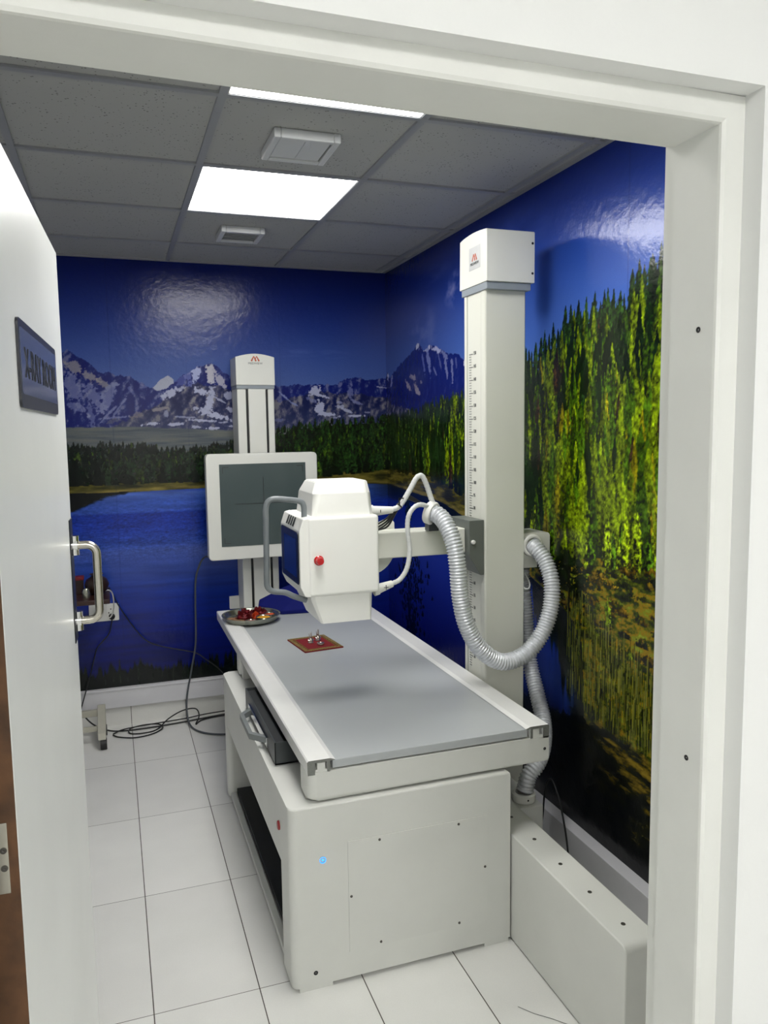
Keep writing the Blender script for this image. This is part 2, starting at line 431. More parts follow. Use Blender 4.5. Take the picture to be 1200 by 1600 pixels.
    for a in [(-.16, 1.99, .03, .05, 70, .8, (150, 138, 140)), (-.09, 1.94, .025, .06, 60, .8, (150, 138, 140)), (-.03, 1.91, .02, .05, 60, .7, (158, 144, 140)), (-.17, 1.87, .04, .1, 20, .7, LV), (-.07, 1.83, .035, .09, 30, .7, LV), (.0, 1.83, .03, .08, -25, .75, LV),
              (.04, 1.90, .03, .012, -10, .9, LV), (-.09, 1.74, .02, .07, 10, .6, LV), (.0, 1.74, .09, .008, 45, .8, LV), (.03, 1.72, .1, .006, 5, .7, LV), (.06, 1.78, .07, .006, 55, .7, LV), (-.16, 1.78, .05, .02, -25, .6, LV), (.12, 1.87, .01, .03, 25, .5, LV), (.18, 1.9, .02, .035, 30, .5, LV),
              (.47, 1.96, .025, .055, -8, 1, (180, 180, 210)), (.43, 1.94, .02, .05, 10, .7, (120, 124, 180)), (.55, 1.955, .025, .06, 12, 1, (196, 186, 190)), (.60, 1.93, .02, .05, 35, .9, (180, 170, 180)), (.39, 1.92, .04, .03, 0, .5, (110, 114, 170)),
              (.33, 1.85, .05, .018, 28, .95), (.38, 1.875, .03, .010, 20, .8), (.49, 1.865, .035, .022, -20, .95), (.545, 1.81, .022, .06, -15, .9), (.52, 1.76, .035, .03, 25, .9), (.60, 1.815, .05, .006, -30, .8), (.46, 1.77, .02, .01, 0, .8), (.58, 1.725, .07, .015, -18, .95), (.50, 1.70, .07, .007, -3, .9), (.65, 1.84, .025, .02, -30, .8), (.66, 1.76, .03, .015, -30, .8), (.56, 1.885, .02, .008, 0, .8),
              (.27, 1.765, .05, .008, 10, .8, (150, 136, 134)), (.14, 1.73, .04, .016, 25, .7, (130, 118, 120)), (.02, 1.70, .04, .012, 15, .5, (120, 110, 112)), (.22, 1.685, .05, .010, 8, .9), (.35, 1.68, .04, .010, 0, .9), (.46, 1.665, .03, .008, 0, .8), (.56, 1.655, .05, .008, 0, .9), (.68, 1.665, .06, .006, -4, .9), (.30, 1.74, .015, .02, 0, .6), (.40, 1.72, .05, .005, -4, .6), (.62, 1.69, .03, .006, 0, .8), (-.1, 1.73, .01, .01, 0, .5),
              (.97, 1.835, .05, .005, -40, .9, (136, 140, 180)), (1.03, 1.79, .03, .006, -25, .8, (136, 140, 180)), (1.15, 1.865, .035, .022, 40, 1), (1.19, 1.84, .06, .010, -14, .95), (1.14, 1.81, .05, .012, -20, .6, LV), (1.18, 1.775, .025, .045, 12, .95), (1.24, 1.73, .06, .012, -10, 1), (1.30, 1.775, .03, .012, -5, .8), (1.35, 1.75, .04, .008, -20, .85), (1.40, 1.72, .07, .006, 0, .95), (1.37, 1.86, .02, .04, -8, .7, LV), (1.41, 1.80, .05, .010, -18, .8, LV), (1.30, 1.80, .02, .01, 0, .6), (.94, 1.70, .04, .012, -5, .6, LV), (1.48, 1.74, .03, .005, 0, .6), (1.57, 1.89, .04, .005, -5, .8), (1.27, 1.71, .02, .006, 0, .6),
              (1.635, 1.955, .016, .025, 0, 1), (1.7, 1.93, .016, .04, -18, .6), (2.12, 2.085, .03, .016, -10, 1), (2.24, 2.06, .05, .016, 5, 1), (2.38, 2.04, .07, .016, -14, 1, (176, 172, 200)), (2.47, 2.01, .06, .018, -30, .8, LV), (2.27, 2.0, .02, .09, 22, .75, (134, 136, 180)), (2.20, 1.99, .012, .06, 20, .6, (120, 124, 176)), (2.36, 1.93, .03, .008, -45, .7, LV), (2.50, 1.94, .012, .06, 14, .8, LV), (2.57, 1.92, .014, .06, 8, .8, LV), (2.43, 1.96, .01, .05, 24, .5, LV), (2.62, 1.95, .01, .03, 14, .5, LV),
              (2.04, 1.92, .05, .014, -10, .9, (166, 152, 158)), (1.98, 1.875, .05, .016, -35, .9, (166, 152, 158)), (2.10, 1.855, .05, .020, -38, .95, (166, 152, 158)), (2.17, 1.885, .02, .008, -20, .7, (160, 150, 156)), (2.72, 1.95, .03, .02, -20, 1)]:
        snow(*a)
    # brownish veil over the foot of the peak
    d = ((UU-2.08)/.2)**2+((ZZ-1.9)/.10)**2
    put(np.clip(1-d, 0, 1)*.35*mm, C(92, 84, 110))
    # steppe
    pl = poly([(-1.2, 1.672), (-.209, 1.672), (.141, 1.672), (.3, 1.664), (.678, 1.645), (.911, 1.648), (1.181, 1.665), (1.4, 1.66), (1.8, 1.6), (5.2, 1.5)])
    e = ss(0, .006, pl[None]-ZZ+(fbm(.05, .008, 95)-.5)*.012)
    st = ramp(fbm(.18, .012, 97), [(.2, (74, 78, 84)), (.5, (96, 98, 96)), (.8, (112, 110, 100))])
    put(e, st)
    # ---- forest ground, to be covered by trees
    F = [(-1.2, 1.6), (-.207, 1.591), (-.082, 1.582), (.027, 1.601), (.194, 1.58), (.306, 1.56), (.41, 1.555), (.506, 1.571), (.676, 1.59), (.911, 1.652), (1.072, 1.692), (1.28, 1.716), (1.534, 1.726), (1.887, 1.737), (2.227, 1.773), (2.522, 1.794), (2.73, 1.818), (3.036, 1.882), (3.313, 1.94), (3.491, 1.978), (3.592, 2.026), (3.698, 2.05), (3.81, 2.03), (3.881, 2.05), (3.981, 2.084), (4.044, 2.11), (4.103, 2.15), (4.4, 2.25), (5.2, 2.4)]
    B = [(-1.2, 1.35), (.2, 1.355), (.6, 1.355), (1.2, 1.36), (1.578, 1.386), (1.979, 1.377), (2.435, 1.357), (2.727, 1.298), (3.05, 1.20), (3.348, 1.112), (3.543, 1.104), (3.756, 1.147), (3.906, 1.173), (4.075, 1.179), (5.2, 1.2)]
    Fh = poly(F)-.02; Bh = poly(B)
    gtex = fbm(.02, .03, 101, 4, .6)
    kk = ss(1.4, 3.3, UU)
    gl = ramp(gtex, [(.2, (5, 11, 10)), (.6, (16, 28, 16)), (.8, (32, 46, 20))])
    gr = ramp(gtex, [(.2, (6, 14, 6)), (.6, (22, 40, 10)), (.8, (66, 70, 16))])
    put((ZZ < (Fh-.03-.06*ss(2.2, 3.6, U))[None]).astype(float), gl*(1-kk[..., None])+gr*kk[..., None])
    # bank and slope between the trees and the water
    S = [(-1.2, 1.30), (-.199, 1.312), (-.053, 1.306), (.217, 1.317), (.497, 1.321), (1.173, 1.334), (1.494, 1.311), (1.598, 1.303), (1.841, 1.292), (2.217, 1.275), (2.475, 1.255), (2.705, 1.214), (3.039, 1.123), (3.2, 1.08), (3.349, 1.032), (3.568, .961), (3.66, .92), (3.72, .84), (3.74, .6), (3.76, -1), (5.2, -1)]
    Sh = poly(S)
    bank = (ZZ < (Bh+.02)[None])
    b1 = ramp(fbm(.12, .02, 111, 4, .6), [(.25, (34, 34, 12)), (.5, (84, 76, 24)), (.75, (140, 122, 48))])
    b2 = ramp(fbm(.06, .03, 121, 5, .65), [(.25, (14, 18, 4)), (.42, (46, 54, 10)), (.52, (86, 90, 14)), (.60, (150, 110, 14)), (.68, (120, 122, 20)), (.85, (156, 164, 40))])
    kb = ss(2.6, 3.4, UU)[..., None]
    put(bank.astype(float), b1*(1-kb)*.9+b2*kb)
    # ---- conifers
    NA = fbm(.016, .014, 301, 3, .6); NBm = fbm(.013, .012, 311, 3, .6)
    NA = (NA-NA.mean())/NA.std(); NBm = (NBm-NBm.mean())/NBm.std()
    def tree(u, zb, h, w, c, seed, rag=.22, contrast=.20):
        i0 = int((u-w*1.3-u0)/STEP); i1 = int((u+w*1.3-u0)/STEP)+1
        j0 = int((zb-z0)/STEP); j1 = int((zb+h-z0)/STEP)+1
        i0 = max(i0, 0); j0 = max(j0, 0); i1 = min(i1, nu); j1 = min(j1, nz)
        if i1-i0 < 2 or j1-j0 < 2: return
        x = UU[j0:j1, i0:i1]-u; t = np.clip((zb+h-ZZ[j0:j1, i0:i1])/h, 0, 1)
        oi = (seed*37) % 61
        n1 = np.roll(NA, oi, 1)[j0:j1, i0:i1] if False else NA[j0:j1, i0:i1]
        n2 = NBm[(j0+oi) % (nz-(j1-j0)-1):][:j1-j0, i0:i1]
        half = w*np.minimum(t*1.55, 1)**.9*(1-.25*ss(.75, 1, t))*(1+rag*n1)
        a = ss(1.0, .55, np.abs(x)/(half+STEP*.45))[..., None]
        lit = .72+.34*np.clip(x/(w+1e-6), -1, 1)+contrast*n2-.30*ss(.5, 1, t)
        cc = c[None, None]*np.clip(lit, .10, 1.6)[..., None]
        P = I[j0:j1, i0:i1]
        I[j0:j1, i0:i1] = P*(1-a)+np.clip(cc, 0, 1)*a
    dark = C(26, 44, 30); mid = C(48, 74, 32); olive = C(84, 106, 36)
    rd = C(28, 56, 14); rm = C(88, 126, 14); rb = C(160, 184, 14); ry = C(204, 184, 12); rbr = C(84, 56, 30)
    L_ = []
    for i in range(3600):
        u = rng.uniform(-1.2, 1.75); a = rng.random()**.9
        f = np.interp(u, U, Fh)+.012; b_ = np.interp(u, U, Bh)
        h = (.035+.07*a)*rng.uniform(.7, 1.3)
        L_.append((f-h*.6-(f-b_-h*.6)*a, u, h, a))
    for i in range(2100):
        u = rng.uniform(1.6, 5.0); a = rng.random()
        f = np.interp(u, U, Fh); b_ = np.interp(u, U, Bh)
        k = np.clip((u-1.6)/2.2, 0, 1)
        h = (.08+.07*k+(.05+.10*k)*a)*rng.uniform(.55, 1.3)
        L_.append(((f-h*.7)-(f-h*.7-b_)*a, u, h, a))
    L_.sort(key=lambda q: -q[0])
    # skyline trees first
    sk_ = []
    for i in range(420):
        u = rng.uniform(1.6, 5.0); k = np.clip((u-1.6)/2.2, 0, 1); h = (.07+.13*k)*rng.uniform(.7, 1.2)
        tip = np.interp(u, U, Fh)+.012+(rng.random()**2.5)*(.010+.065*k)
        sk_.append((tip-h, u, h, -1))
    L_ = sk_+L_
    band = fbm(.35, .10, 131, 3)
    patch = fbm(.13, .22, 141, 3)
    for n_, (zb, u, h, a) in enumerate(L_):
        iu = min(max(int((u-u0)/STEP), 0), nu-1); iz = min(max(int((zb+h/2-z0)/STEP), 0), nz-1)
        k = ss(1.3, 3.0, np.array(u)).item()
        bq = band[iz, iu]; pq = patch[iz, iu]
        if a < 0:
            c = (C(30, 52, 30)*(1-k)+C(52, 82, 26)*k)*rng.uniform(.6, 1.1)
            tree(u, zb, h, h*rng.uniform(.13, .19), c, n_); continue
        if rng.random() > k:
            hill = (1.49+.06*math.sin(u*3)) if u < .8 else 9
            c = dark*rng.uniform(.5, 1.0) if (u < .8 and zb+h > hill) else (dark*(1-bq)+mid*bq)*rng.uniform(.45, 1.15)
            if rng.random() < (.05+.15*a): c = olive*rng.uniform(.6, 1.0)
            if u > .9: c = c*C(290, 320, 210)
            tree(u, zb, h, h*rng.uniform(.18, .26), c*.92, n_)
        else:
            q = rng.random()+(pq-.5)*1.3+.22*(k-.5)+(.05 if u > 3.4 else -.10)
            c = rd if q < .40 else (rm if q < .68 else (rb if q < 1.22 else ry))
            if rng.random() < .03: c = rbr
            tree(u, zb, h, h*rng.uniform(.12, .19), c*rng.uniform(.65, 1.08)*(.62+.36*k), n_, contrast=.19)
    for n_ in range(80):
        u = rng.uniform(3.1, 5.0); zb = np.interp(u, U, Bh)-rng.uniform(-.02, .05)
        tree(u, zb, rng.uniform(.10, .24), rng.uniform(.018, .03), (rb if n_ % 3 else rm)*rng.uniform(.7, 1.0), n_, contrast=.42)
    # tufts and young trees over the bank
    for n_ in range(260):
        u = rng.uniform(3.45, 5.0); zt = np.interp(u, U, Bh)
        zb = zt-.02-rng.random()**1.6*.32
        if zb < np.interp(u, U, Sh) and u < 3.76: continue
        c = [C(150, 112, 12), C(110, 120, 18), C(60, 72, 14), C(176, 136, 20), C(34, 40, 10)][rng.integers(5)]
        tree(u, zb, rng.uniform(.015, .035), rng.uniform(.015, .05), c*rng.uniform(.6, 1.05), n_, rag=.5)
    tree(3.87, .93, .12, .020, C(150, 180, 20), 5, rag=.6); tree(4.0, .86, .05, .012, C(140, 160, 20), 9, rag=.6)
    # small trunk with bare dark branches by the water
    for n_ in range(26):
        tree(3.63+rng.uniform(-.09, .09), rng.uniform(1.0, 1.14), .05, .04, C(24, 40, 10), n_, rag=.6)
    tr = (np.abs(UU-3.63) < .005) & (ZZ > .9) & (ZZ < 1.12)
    put(tr*.9, C(24, 12, 10))
    # yellow line of the shore
    sl = np.exp(-((ZZ-(Sh+.010)[None])/.009)**2)*(UU < 3.3)
    put(sl*.75*np.clip(fbm(.2, .05, 151)*2-.2, 0, 1), C(168, 140, 66))
    # ---- water
    wat = ss(0, .006, Sh[None]-ZZ+(fbm(.04, .006, 155)-.5)*.004)
    W = ramp(ZZ, [(.1, (4, 8, 60)), (.45, (8, 24, 108)), (.7, (20, 48, 144)), (.86, (56, 78, 160)), (.98, (76, 96, 176)), (1.03, (46, 76, 172)), (1.12, (30, 58, 160)), (1.19, (28, 56, 156)), (1.2, (56, 86, 178)), (1.26, (66, 96, 186)), (1.30, (88, 112, 190)), (1.32, (40, 66, 160))])
    rip = (fbm(.018, .005, 161, 3, .6)-.5)*.62*ss(.86, 1.05, ZZ)*ss(1.35, 1.15, ZZ)+(fbm(.25, .02, 171, 3)-.5)*.35+(vnoise(.006, .004, 173)-.5)*.22*ss(.84, .98, ZZ)*ss(1.22, 1.18, ZZ)
    W = W*(1+rip[..., None])
    # the water past the corner is deep blue, with a darker reflection under its shore
    WR = ramp(ZZ, [(.1, (4, 8, 50)), (.4, (10, 18, 96)), (.7, (26, 38, 130)), (.95, (40, 56, 156)), (1.12, (20, 44, 150)), (1.2, (16, 40, 146)), (1.235, (10, 22, 60)), (1.29, (14, 22, 30))])
    kr = ss(1.35, 1.75, UU)[..., None]
    W = (W*(1-kr)+WR*kr)*np.array([.86, .92, .93])
    put(wat, W)
    # dark reflection of the shore on the right, narrowing towards the corner
    dsh = (Sh[None]-ZZ)
    rf = ss(3.05, 3.5, UU)*ss(.02, .06, dsh)
    streak = .8+.4*fbm(.012, .3, 181, 3)
    put(wat*np.clip(rf*.97, 0, 1), ramp(fbm(.02, .3, 185, 4), [(.3, (6, 12, 8)), (.55, (18, 30, 14)), (.75, (44, 52, 22))]))
    rf2 = (UU > 2.2)*ss(.10, .02, dsh)*ss(2.2, 2.6, UU)
    put(wat*rf2*.9, C(14, 22, 16))
    # gap of open water
    gs = fbm(.022, .30, 401, 3, .6)
    top = .88-.9*(U-3.30); wid = ss(3.12, 3.25, U)*ss(3.72, 3.60, U)
    g1 = ss(-.03, .06, (top+.10)[None]-ZZ+(gs-.5)*.35)*ss(.50, .56, ZZ+(gs-.5)*.06)*wid[None]
    put(wat*np.clip(g1*(.55+gs*.9), 0, 1)*.95, ramp(ZZ, [(.5, (20, 40, 120)), (.65, (44, 66, 140)), (.85, (24, 54, 160))]))
    # mirrored tree in the water
    for n_ in range(420):
        t = rng.random(); cu = 1.98+rng.normal()*.10*(1-abs(t-.35)); cz = 1.06-.72*t
        tree(cu, cz, rng.uniform(.015, .04), rng.uniform(.008, .02), C(12, 20, 44), n_, rag=.6)
    put(((np.abs(UU-1.975-.01*np.sin(ZZ*20)) < .006) & (ZZ < 1.1) & (ZZ > .3))*.8, C(8, 14, 32))
    for n_ in range(24): tree(1.95+rng.normal()*.02, 1.10+rng.uniform(0, .12), .03, .02, C(20, 50, 40), n_)
    # left dark bank
    lb = poly([(-1.2, 1.1), (-.21, 1.20), (-.16, 1.225), (-.1, 1.25), (-.05, 1.27), (.0, 1.285), (.06, 1.293), (.12, 1.31), (5.2, 3)])
    put(ss(0, .02, ZZ-lb[None]+(fbm(.03, .01, 191)-.5)*.02)*(ZZ < Sh[None]+.005)*(UU < .12), C(10, 12, 14))
    # reeds at the bottom of the back wall
    rh = .27+.09*fbm(.05, .2, 201, 4, .7)[0]+.10*vnoise(.008, .5, 205)[0]*vnoise(.2, .5, 207)[0]-.05*ss(.1, .9, U)
    put(ss(0, .03, rh[None]-ZZ)*(UU < 1.6), ramp(fbm(.008, .08, 211, 3), [(.3, (4, 8, 12)), (.6, (12, 20, 14)), (.8, (26, 34, 22))]))
    rh2 = .40+.03*vnoise(.01, .5, 215)[0]
    put(ss(0, .06, rh2[None]-ZZ)*(UU >= 1.6), C(5, 7, 10))
    # reeds and dark foot of the right bank
    for n_ in range(2600):
        u = rng.uniform(3.62, 5.0); g_ = .86-.10*(u-3.62)
        zb = rng.uniform(.56, max(.6, .98-.42*max(0, u-3.70)))
        if u < 3.74 and zb < .62: continue
        h = rng.uniform(.03, .10); i = int((u-u0)/STEP); j = int((zb-z0)/STEP); j2 = int((zb+h-z0)/STEP)
        c = [C(112, 116, 44), C(142, 138, 62), C(60, 66, 20), C(150, 140, 40), C(26, 32, 12)][rng.integers(5)]*rng.uniform(.6, 1.05)
        if i >= nu-1 or j < 0: continue
        I[j:j2, i] = I[j:j2, i]*.25+c*.75
    edge = poly([(-1.2, -1), (3.1, -1), (3.2, .50), (3.46, .50), (3.6, .56), (3.70, .60), (3.9, .60), (4.05, .58), (5.2, .5)])
    m3 = ss(0, .05, edge[None]-ZZ+(fbm(.04, .03, 221, 4, .65)-.5)*.10)
    dk = ramp(fbm(.07, .02, 231, 5, .65)+.30*ss(3.55, 4.0, UU)*ss(.18, .5, ZZ)-.12, [(.42, (4, 6, 8)), (.55, (14, 18, 10)), (.66, (46, 44, 14)), (.76, (104, 82, 20)), (.9, (150, 120, 30))])
    put(m3, dk)
    m4 = ss(.62, .40, ZZ)*ss(3.2, 3.5, UU)*ss(4.2, 3.7, UU+ (ZZ-.4)*.6)
    put(m4*.7, C(4, 6, 9))
    I[:] = np.clip(I, 0, 1)
    # paper seams
    for s in (.02, .42, .95, 2.9, 3.95): put((np.abs(UU-s) < STEP*.6)*.12, C(10, 20, 60))
    lo = np.where(I <= .04045, I/12.92, ((I+.055)/1.055)**2.4)
    return U, Z, lo

U_, Z_, IMG = paint_mural()
MURAL_GAIN = np.array([.88, .97, 1.1])
def mural_mesh(name, i0, i1, zmin, place, outward):
    """wall sheet whose vertices carry the printed picture; behind it a solid slab"""
    j0 = int(round((zmin-Z_[0])/STEP)); js = np.arange(j0, len(Z_)); is_ = np.arange(i0, i1+1)
    zz = np.minimum(Z_[js], ZC+.02); uu = U_[is_]
    nx, nzz = len(uu), len(zz)
    A, Bz = np.meshgrid(uu, zz)
    co = place(A.ravel(), Bz.ravel())
    idx = np.arange(nx*nzz).reshape(nzz, nx)
    q = np.stack([idx[:-1, :-1], idx[:-1, 1:], idx[1:, 1:], idx[1:, :-1]], -1).reshape(-1, 4)
    nv = nx*nzz
    # slab behind
    lo = co.min(0); hi = co.max(0); t = .12
    lo2 = lo.copy(); hi2 = hi.copy(); lo2[2] = 0.0
    ax = 1 if outward[1] else 0
    f = lo[ax]+.0005; lo2[ax] = f; hi2[ax] = f+t
    cube = np.array([[x, y, z] for x in (lo2[0], hi2[0]) for y in (lo2[1], hi2[1]) for z in (lo2[2], hi2[2])])
    cf = np.array([[0, 1, 3, 2], [4, 6, 7, 5], [0, 4, 5, 1], [2, 3, 7, 6], [0, 2, 6, 4], [1, 5, 7, 3]])+nv
    V = np.vstack([co, cube]); Fc = np.vstack([q, cf])
    me = bpy.data.meshes.new(name)
    me.vertices.add(len(V)); me.vertices.foreach_set('co', V.astype(np.float32).ravel())
    me.loops.add(Fc.size); me.loops.foreach_set('vertex_index', Fc.astype(np.int32).ravel())
    me.polygons.add(len(Fc)); me.polygons.foreach_set('loop_start', np.arange(0, Fc.size, 4, dtype=np.int32))
    me.polygons.foreach_set('loop_total', np.full(len(Fc), 4, dtype=np.int32))
    mi = np.zeros(len(Fc), dtype=np.int32); mi[len(q):] = 1
    me.materials.append(M['mural']); me.materials.append(M['wallpaint'])
    me.polygons.foreach_set('material_index', mi)
    me.update(calc_edges=True)
    ca = me.color_attributes.new('print', 'FLOAT_COLOR', 'POINT')
    c = np.ones((len(V), 4), dtype=np.float32)
    c[:nv, :3] = (IMG[js][:, is_]*MURAL_GAIN).reshape(-1, 3)
    ca.data.foreach_set('color', c.ravel())
    o = bpy.data.objects.new(name, me); COL.objects.link(o); o['kind'] = 'structure'
    LOC[o.name] = Vector((0, 0, 0))
    return o
ic = int(round((XW-U_[0])/STEP))
wall_back = mural_mesh('wall_back', 0, ic, .2, lambda u, z: np.stack([u, np.full_like(u, YB), z], -1), (0, 1))
wall_right = mural_mesh('wall_right', ic, len(U_)-1, .1, lambda u, z: np.stack([np.full_like(u, XW), YB-(u-XW), z], -1), (1, 0))

CRACK = [((1.018, 1.829), (1.048, 1.789)), ((1.048, 1.789), (1.084, 1.756)), ((1.084, 1.756), (1.123, 1.712))]
# ------------------------------------------------------------------ room shell
bm = NB(); box(bm, -2.2, 3.0, -1.6, YB+.12, -.1, 0)
floor = struct('floor', bm, M['floor'])
bm = NB()
for (a, b_) in CRACK:
    p = Vector((a[0], a[1], 0)); q = Vector((b_[0], b_[1], 0)); d = (q-p).normalized().cross(Vector((0, 0, 1)))*.0010
    vs = [bm.verts.new(v+Vector((0, 0, .0006))) for v in (p-d, q-d, q+d, p+d)]; bm.faces.new(vs)
crack = obj('crack', bm, M['line'], floor)
# ceiling: tile field with openings left for the light panels, plus a hung grid
GX0, GY0 = .341, 2.298
holes = [(GX0, GX0+.6, GY0+.6, GY0+1.2), (GX0, GX0+.6, GY0-.6, GY0)]
bm = NB()
xs = [XL]+[GX0+.6*i for i in range(-2, 3)]+[XW]; ys = [YF]+[GY0+.6*j for j in range(-2, 4)]+[YB]
ys = sorted(y for y in ys if y >= YF)
for i in range(len(xs)-1):
    for j in range(len(ys)-1):
        x0, x1, y0, y1 = xs[i], xs[i+1], ys[j], ys[j+1]
        if any(abs(x0-h[0]) < .01 and abs(y0-h[2]) < .01 for h in holes):
            continue
        box(bm, x0+.002, x1-.002, y0+.002, y1-.002, ZC+.006, ZC+.02)
box(bm, XL, XW, YF, YB, ZC+.06, ZC+.08)
ceiling = struct('ceiling', bm, M['ceil'])
bm = NB()
for x in xs[1:-1]: box(bm, x-.012, x+.012, YF, YB, ZC-.001, ZC+.006)
for y in ys[1:-1]: box(bm, XL, XW, y-.012, y+.012, ZC-.0012, ZC+.0058)
for a in ((XL, XL+.022, YF, YB), (XW-.022, XW, YF, YB), (XL, XW, YF, YF+.022), (XL, XW, YB-.022, YB)): box(bm, *a, ZC-.003, ZC+.006)
grid = obj('ceiling_grid', bm, M['tgrid'], ceiling)
bm = NB(); box(bm, XL-.12, XL, YF, YB, 0, ZC+.08); struct('wall_left', bm, M['wallpaint'])
# front wall with the doorway
OX0, OX1, OZ = -.197, .837, 2.080
bm = NB()
box(bm, -2.2, OX0, .855, YF, 0, 2.7); box(bm, OX1, 3.0, .855, YF, 0, 2.7); box(bm, OX0, OX1, .855, YF, OZ, 2.7)
wf = struct('wall_front', bm, M['wallpaint'])
# corridor outside
bm = NB(); box(bm, -2.3, -2.2, -1.6, .855, 0, 2.7); struct('wall_corridor_left', bm, M['wallpaint'])
bm = NB(); box(bm, 3.0, 3.1, -1.6, .855, 0, 2.7); struct('wall_corridor_right', bm, M['wallpaint'])
bm = NB(); box(bm, -2.3, 3.1, -1.7, -1.6, 0, 2.7); struct('wall_corridor_back', bm, M['wallpaint'])
bm = NB(); box(bm, -2.3, 3.1, -1.7, .855, 2.7, 2.78); struct('ceiling_corridor', bm, M['wallpaint'])

# door frame
prof = [(.0, .896), (.0012, .892), (.006, .889), (.037, .889), (.037, 1.0195), (.012, 1.0195), (.012, .985), (.0, .985)]
bm = NB(); rings = []
for k in range(4):
    ring = []
    for s, y in prof:
        if k == 0: p = (-.16-s, y, 0)
        elif k == 1: p = (-.16-s, y, 2.051+s)
        elif k == 2: p = (.80+s, y, 2.042+s)
        else: p = (.80+s, y, 0)
        ring.append(bm.verts.new(p))
    rings.append(ring)
for a, b_ in zip(rings[:-1], rings[1:]):
    n = len(prof)
    for i in range(n): bm.faces.new((a[i], a[(i+1) % n], b_[(i+1) % n], b_[i]))
bm.faces.new(rings[0]); bm.faces.new(rings[-1][::-1])
trim = struct('trim_1', bm, M['paint'])
def hole(x, y, z, r, nx, parent, name='screw_hole', m='black'):
    bm = NB(); d = Vector(nx)
    lathe(bm, [(r*1.25, 0), (r*1.2, .0006), (r*.8, .0006), (0, -.0002)], (x, y, z), axis=d, n=14)
    return obj(name, bm, M[m], parent)
for (y, z, r) in ((.925, 1.772, .0035), (.925, 1.137, .0035), (.99, 1.97, .0022), (.99, 1.955, .002)):
    hole(.80 if y < .98 else .812, y, z, r, (-1, 0, 0), trim)
# skirtings
bm = NB(); box(bm, XL, XW, YB-.012, YB, 0, .105)
sk = struct('trim_2', bm, M['floor'])
bm = NB(); box(bm, XL, XW-.05, YB-.03, YB, .106, .218, bev=.003)
box(bm, XL, XW-.05, YB-.034, YB-.028, .205, .218, bev=.002)
struct('baseboard_back', bm, M['trunk'])
bm = NB(); box(bm, XW-.052, XW, YF, YB, 0, .142, bev=.002)
struct('baseboard_right', bm, M['trunk'])

# ------------------------------------------------------------------ ceiling lights and vents
def ceiling_light(x0, x1, y0, y1, z, label, m, cat='ceiling light', group=None, drop=0):
    t = thing('ceiling_light', label, cat, ((x0+x1)/2, (y0+y1)/2, z), group)
    bm = NB(); f = .014
    box(bm, x0+f, x1-f, y0+f, y1-f, z-drop, z+.004-drop); obj('diffuser', bm, m, t)
    bm = NB()
    w = .016
    for a in ((x0+.013, x0+w, y0+.013, y1-.013), (x1-w, x1-.013, y0+.013, y1-.013), (x0+.013, x1-.013, y0+.013, y0+w), (x0+.013, x1-.013, y1-w, y1-.013)):
        box(bm, *a, z-.001-drop, z+.02)
    box(bm, x0+f, x1-f, y0+f, y1-f, z+.006, z+.02)
    obj('light_frame', bm, M['rail'], t)
ceiling_light(*holes[0], ZC+.002, 'bright square light panel behind the louvred vent, whole panel in view', M['panel'])
ceiling_light(*holes[1], ZC+.002, 'bright light panel nearest the doorway, only its edge showing below the frame', M['panel'])
ceiling_light(-.4, 1.0, -1.35, -.75, 2.698, 'large light panel in the corridor ceiling outside the room', M['panelc'], drop=.002)

def vent(cx, cy, w, d, label, small):
    t = thing('ceiling_vent', label, 'vent', (cx, cy, ZC-.03))
    bm = NB(); z1 = ZC+.006; z0 = ZC-.024; r = .022
    def ring(bm, w, d, z0, z1, th, bev):
        for a in ((cx-w/2, cx-w/2+th, cy-d/2, cy+d/2), (cx+w/2-th, cx+w/2, cy-d/2, cy+d/2), (cx-w/2+th*.98, cx+w/2-th*.98, cy-d/2, cy-d/2+th), (cx-w/2+th*.98, cx+w/2-th*.98, cy+d/2-th, cy+d/2)):
            box(bm, *a, z0, z1, bev=bev)
    ring(bm, w, d, z0, z1, r, .004)
    obj('vent_frame', bm, M['vent'], t)
    bm = NB(); box(bm, cx-w/2+.02, cx+w/2-.02, cy-d/2+.02, cy+d/2-.02, z1-.008, z1-.004); obj('vent_back', bm, M['ventdark'], t)
    if not small:
        for s in (-1, 1):
            bm = NB(); box(bm, cx-.0015+(s*.002 if s > 0 else -(w/2-r-.004)), cx+.0015+(s*(w/2-r-.006) if s > 0 else -.002), cy-d/2+r+.004, cy+d/2-r-.004, z0+.006, z0+.010, bev=.001)
            obj('flap', bm, M['vent'], t)
    else:
        bm = NB()
        for k in range(6):
            y = cy-d/2+r+.012+k*(d-2*r-.024)/5
            prism(bm, [(y-.010, z0+.006), (y-.008, z0+.004), (y+.010, z0+.016), (y+.008, z0+.018)], 'x', cx-w/2+r, cx+w/2-r)
        obj('slats', bm, M['ventdark'], t)
vent(.632, 2.605, .215, .225, 'square white ceiling vent with two closed flaps, between the two light panels', False)
vent(.624, 3.81, .20, .21, 'small slatted ceiling vent near the back wall, beyond the square light panel', True)

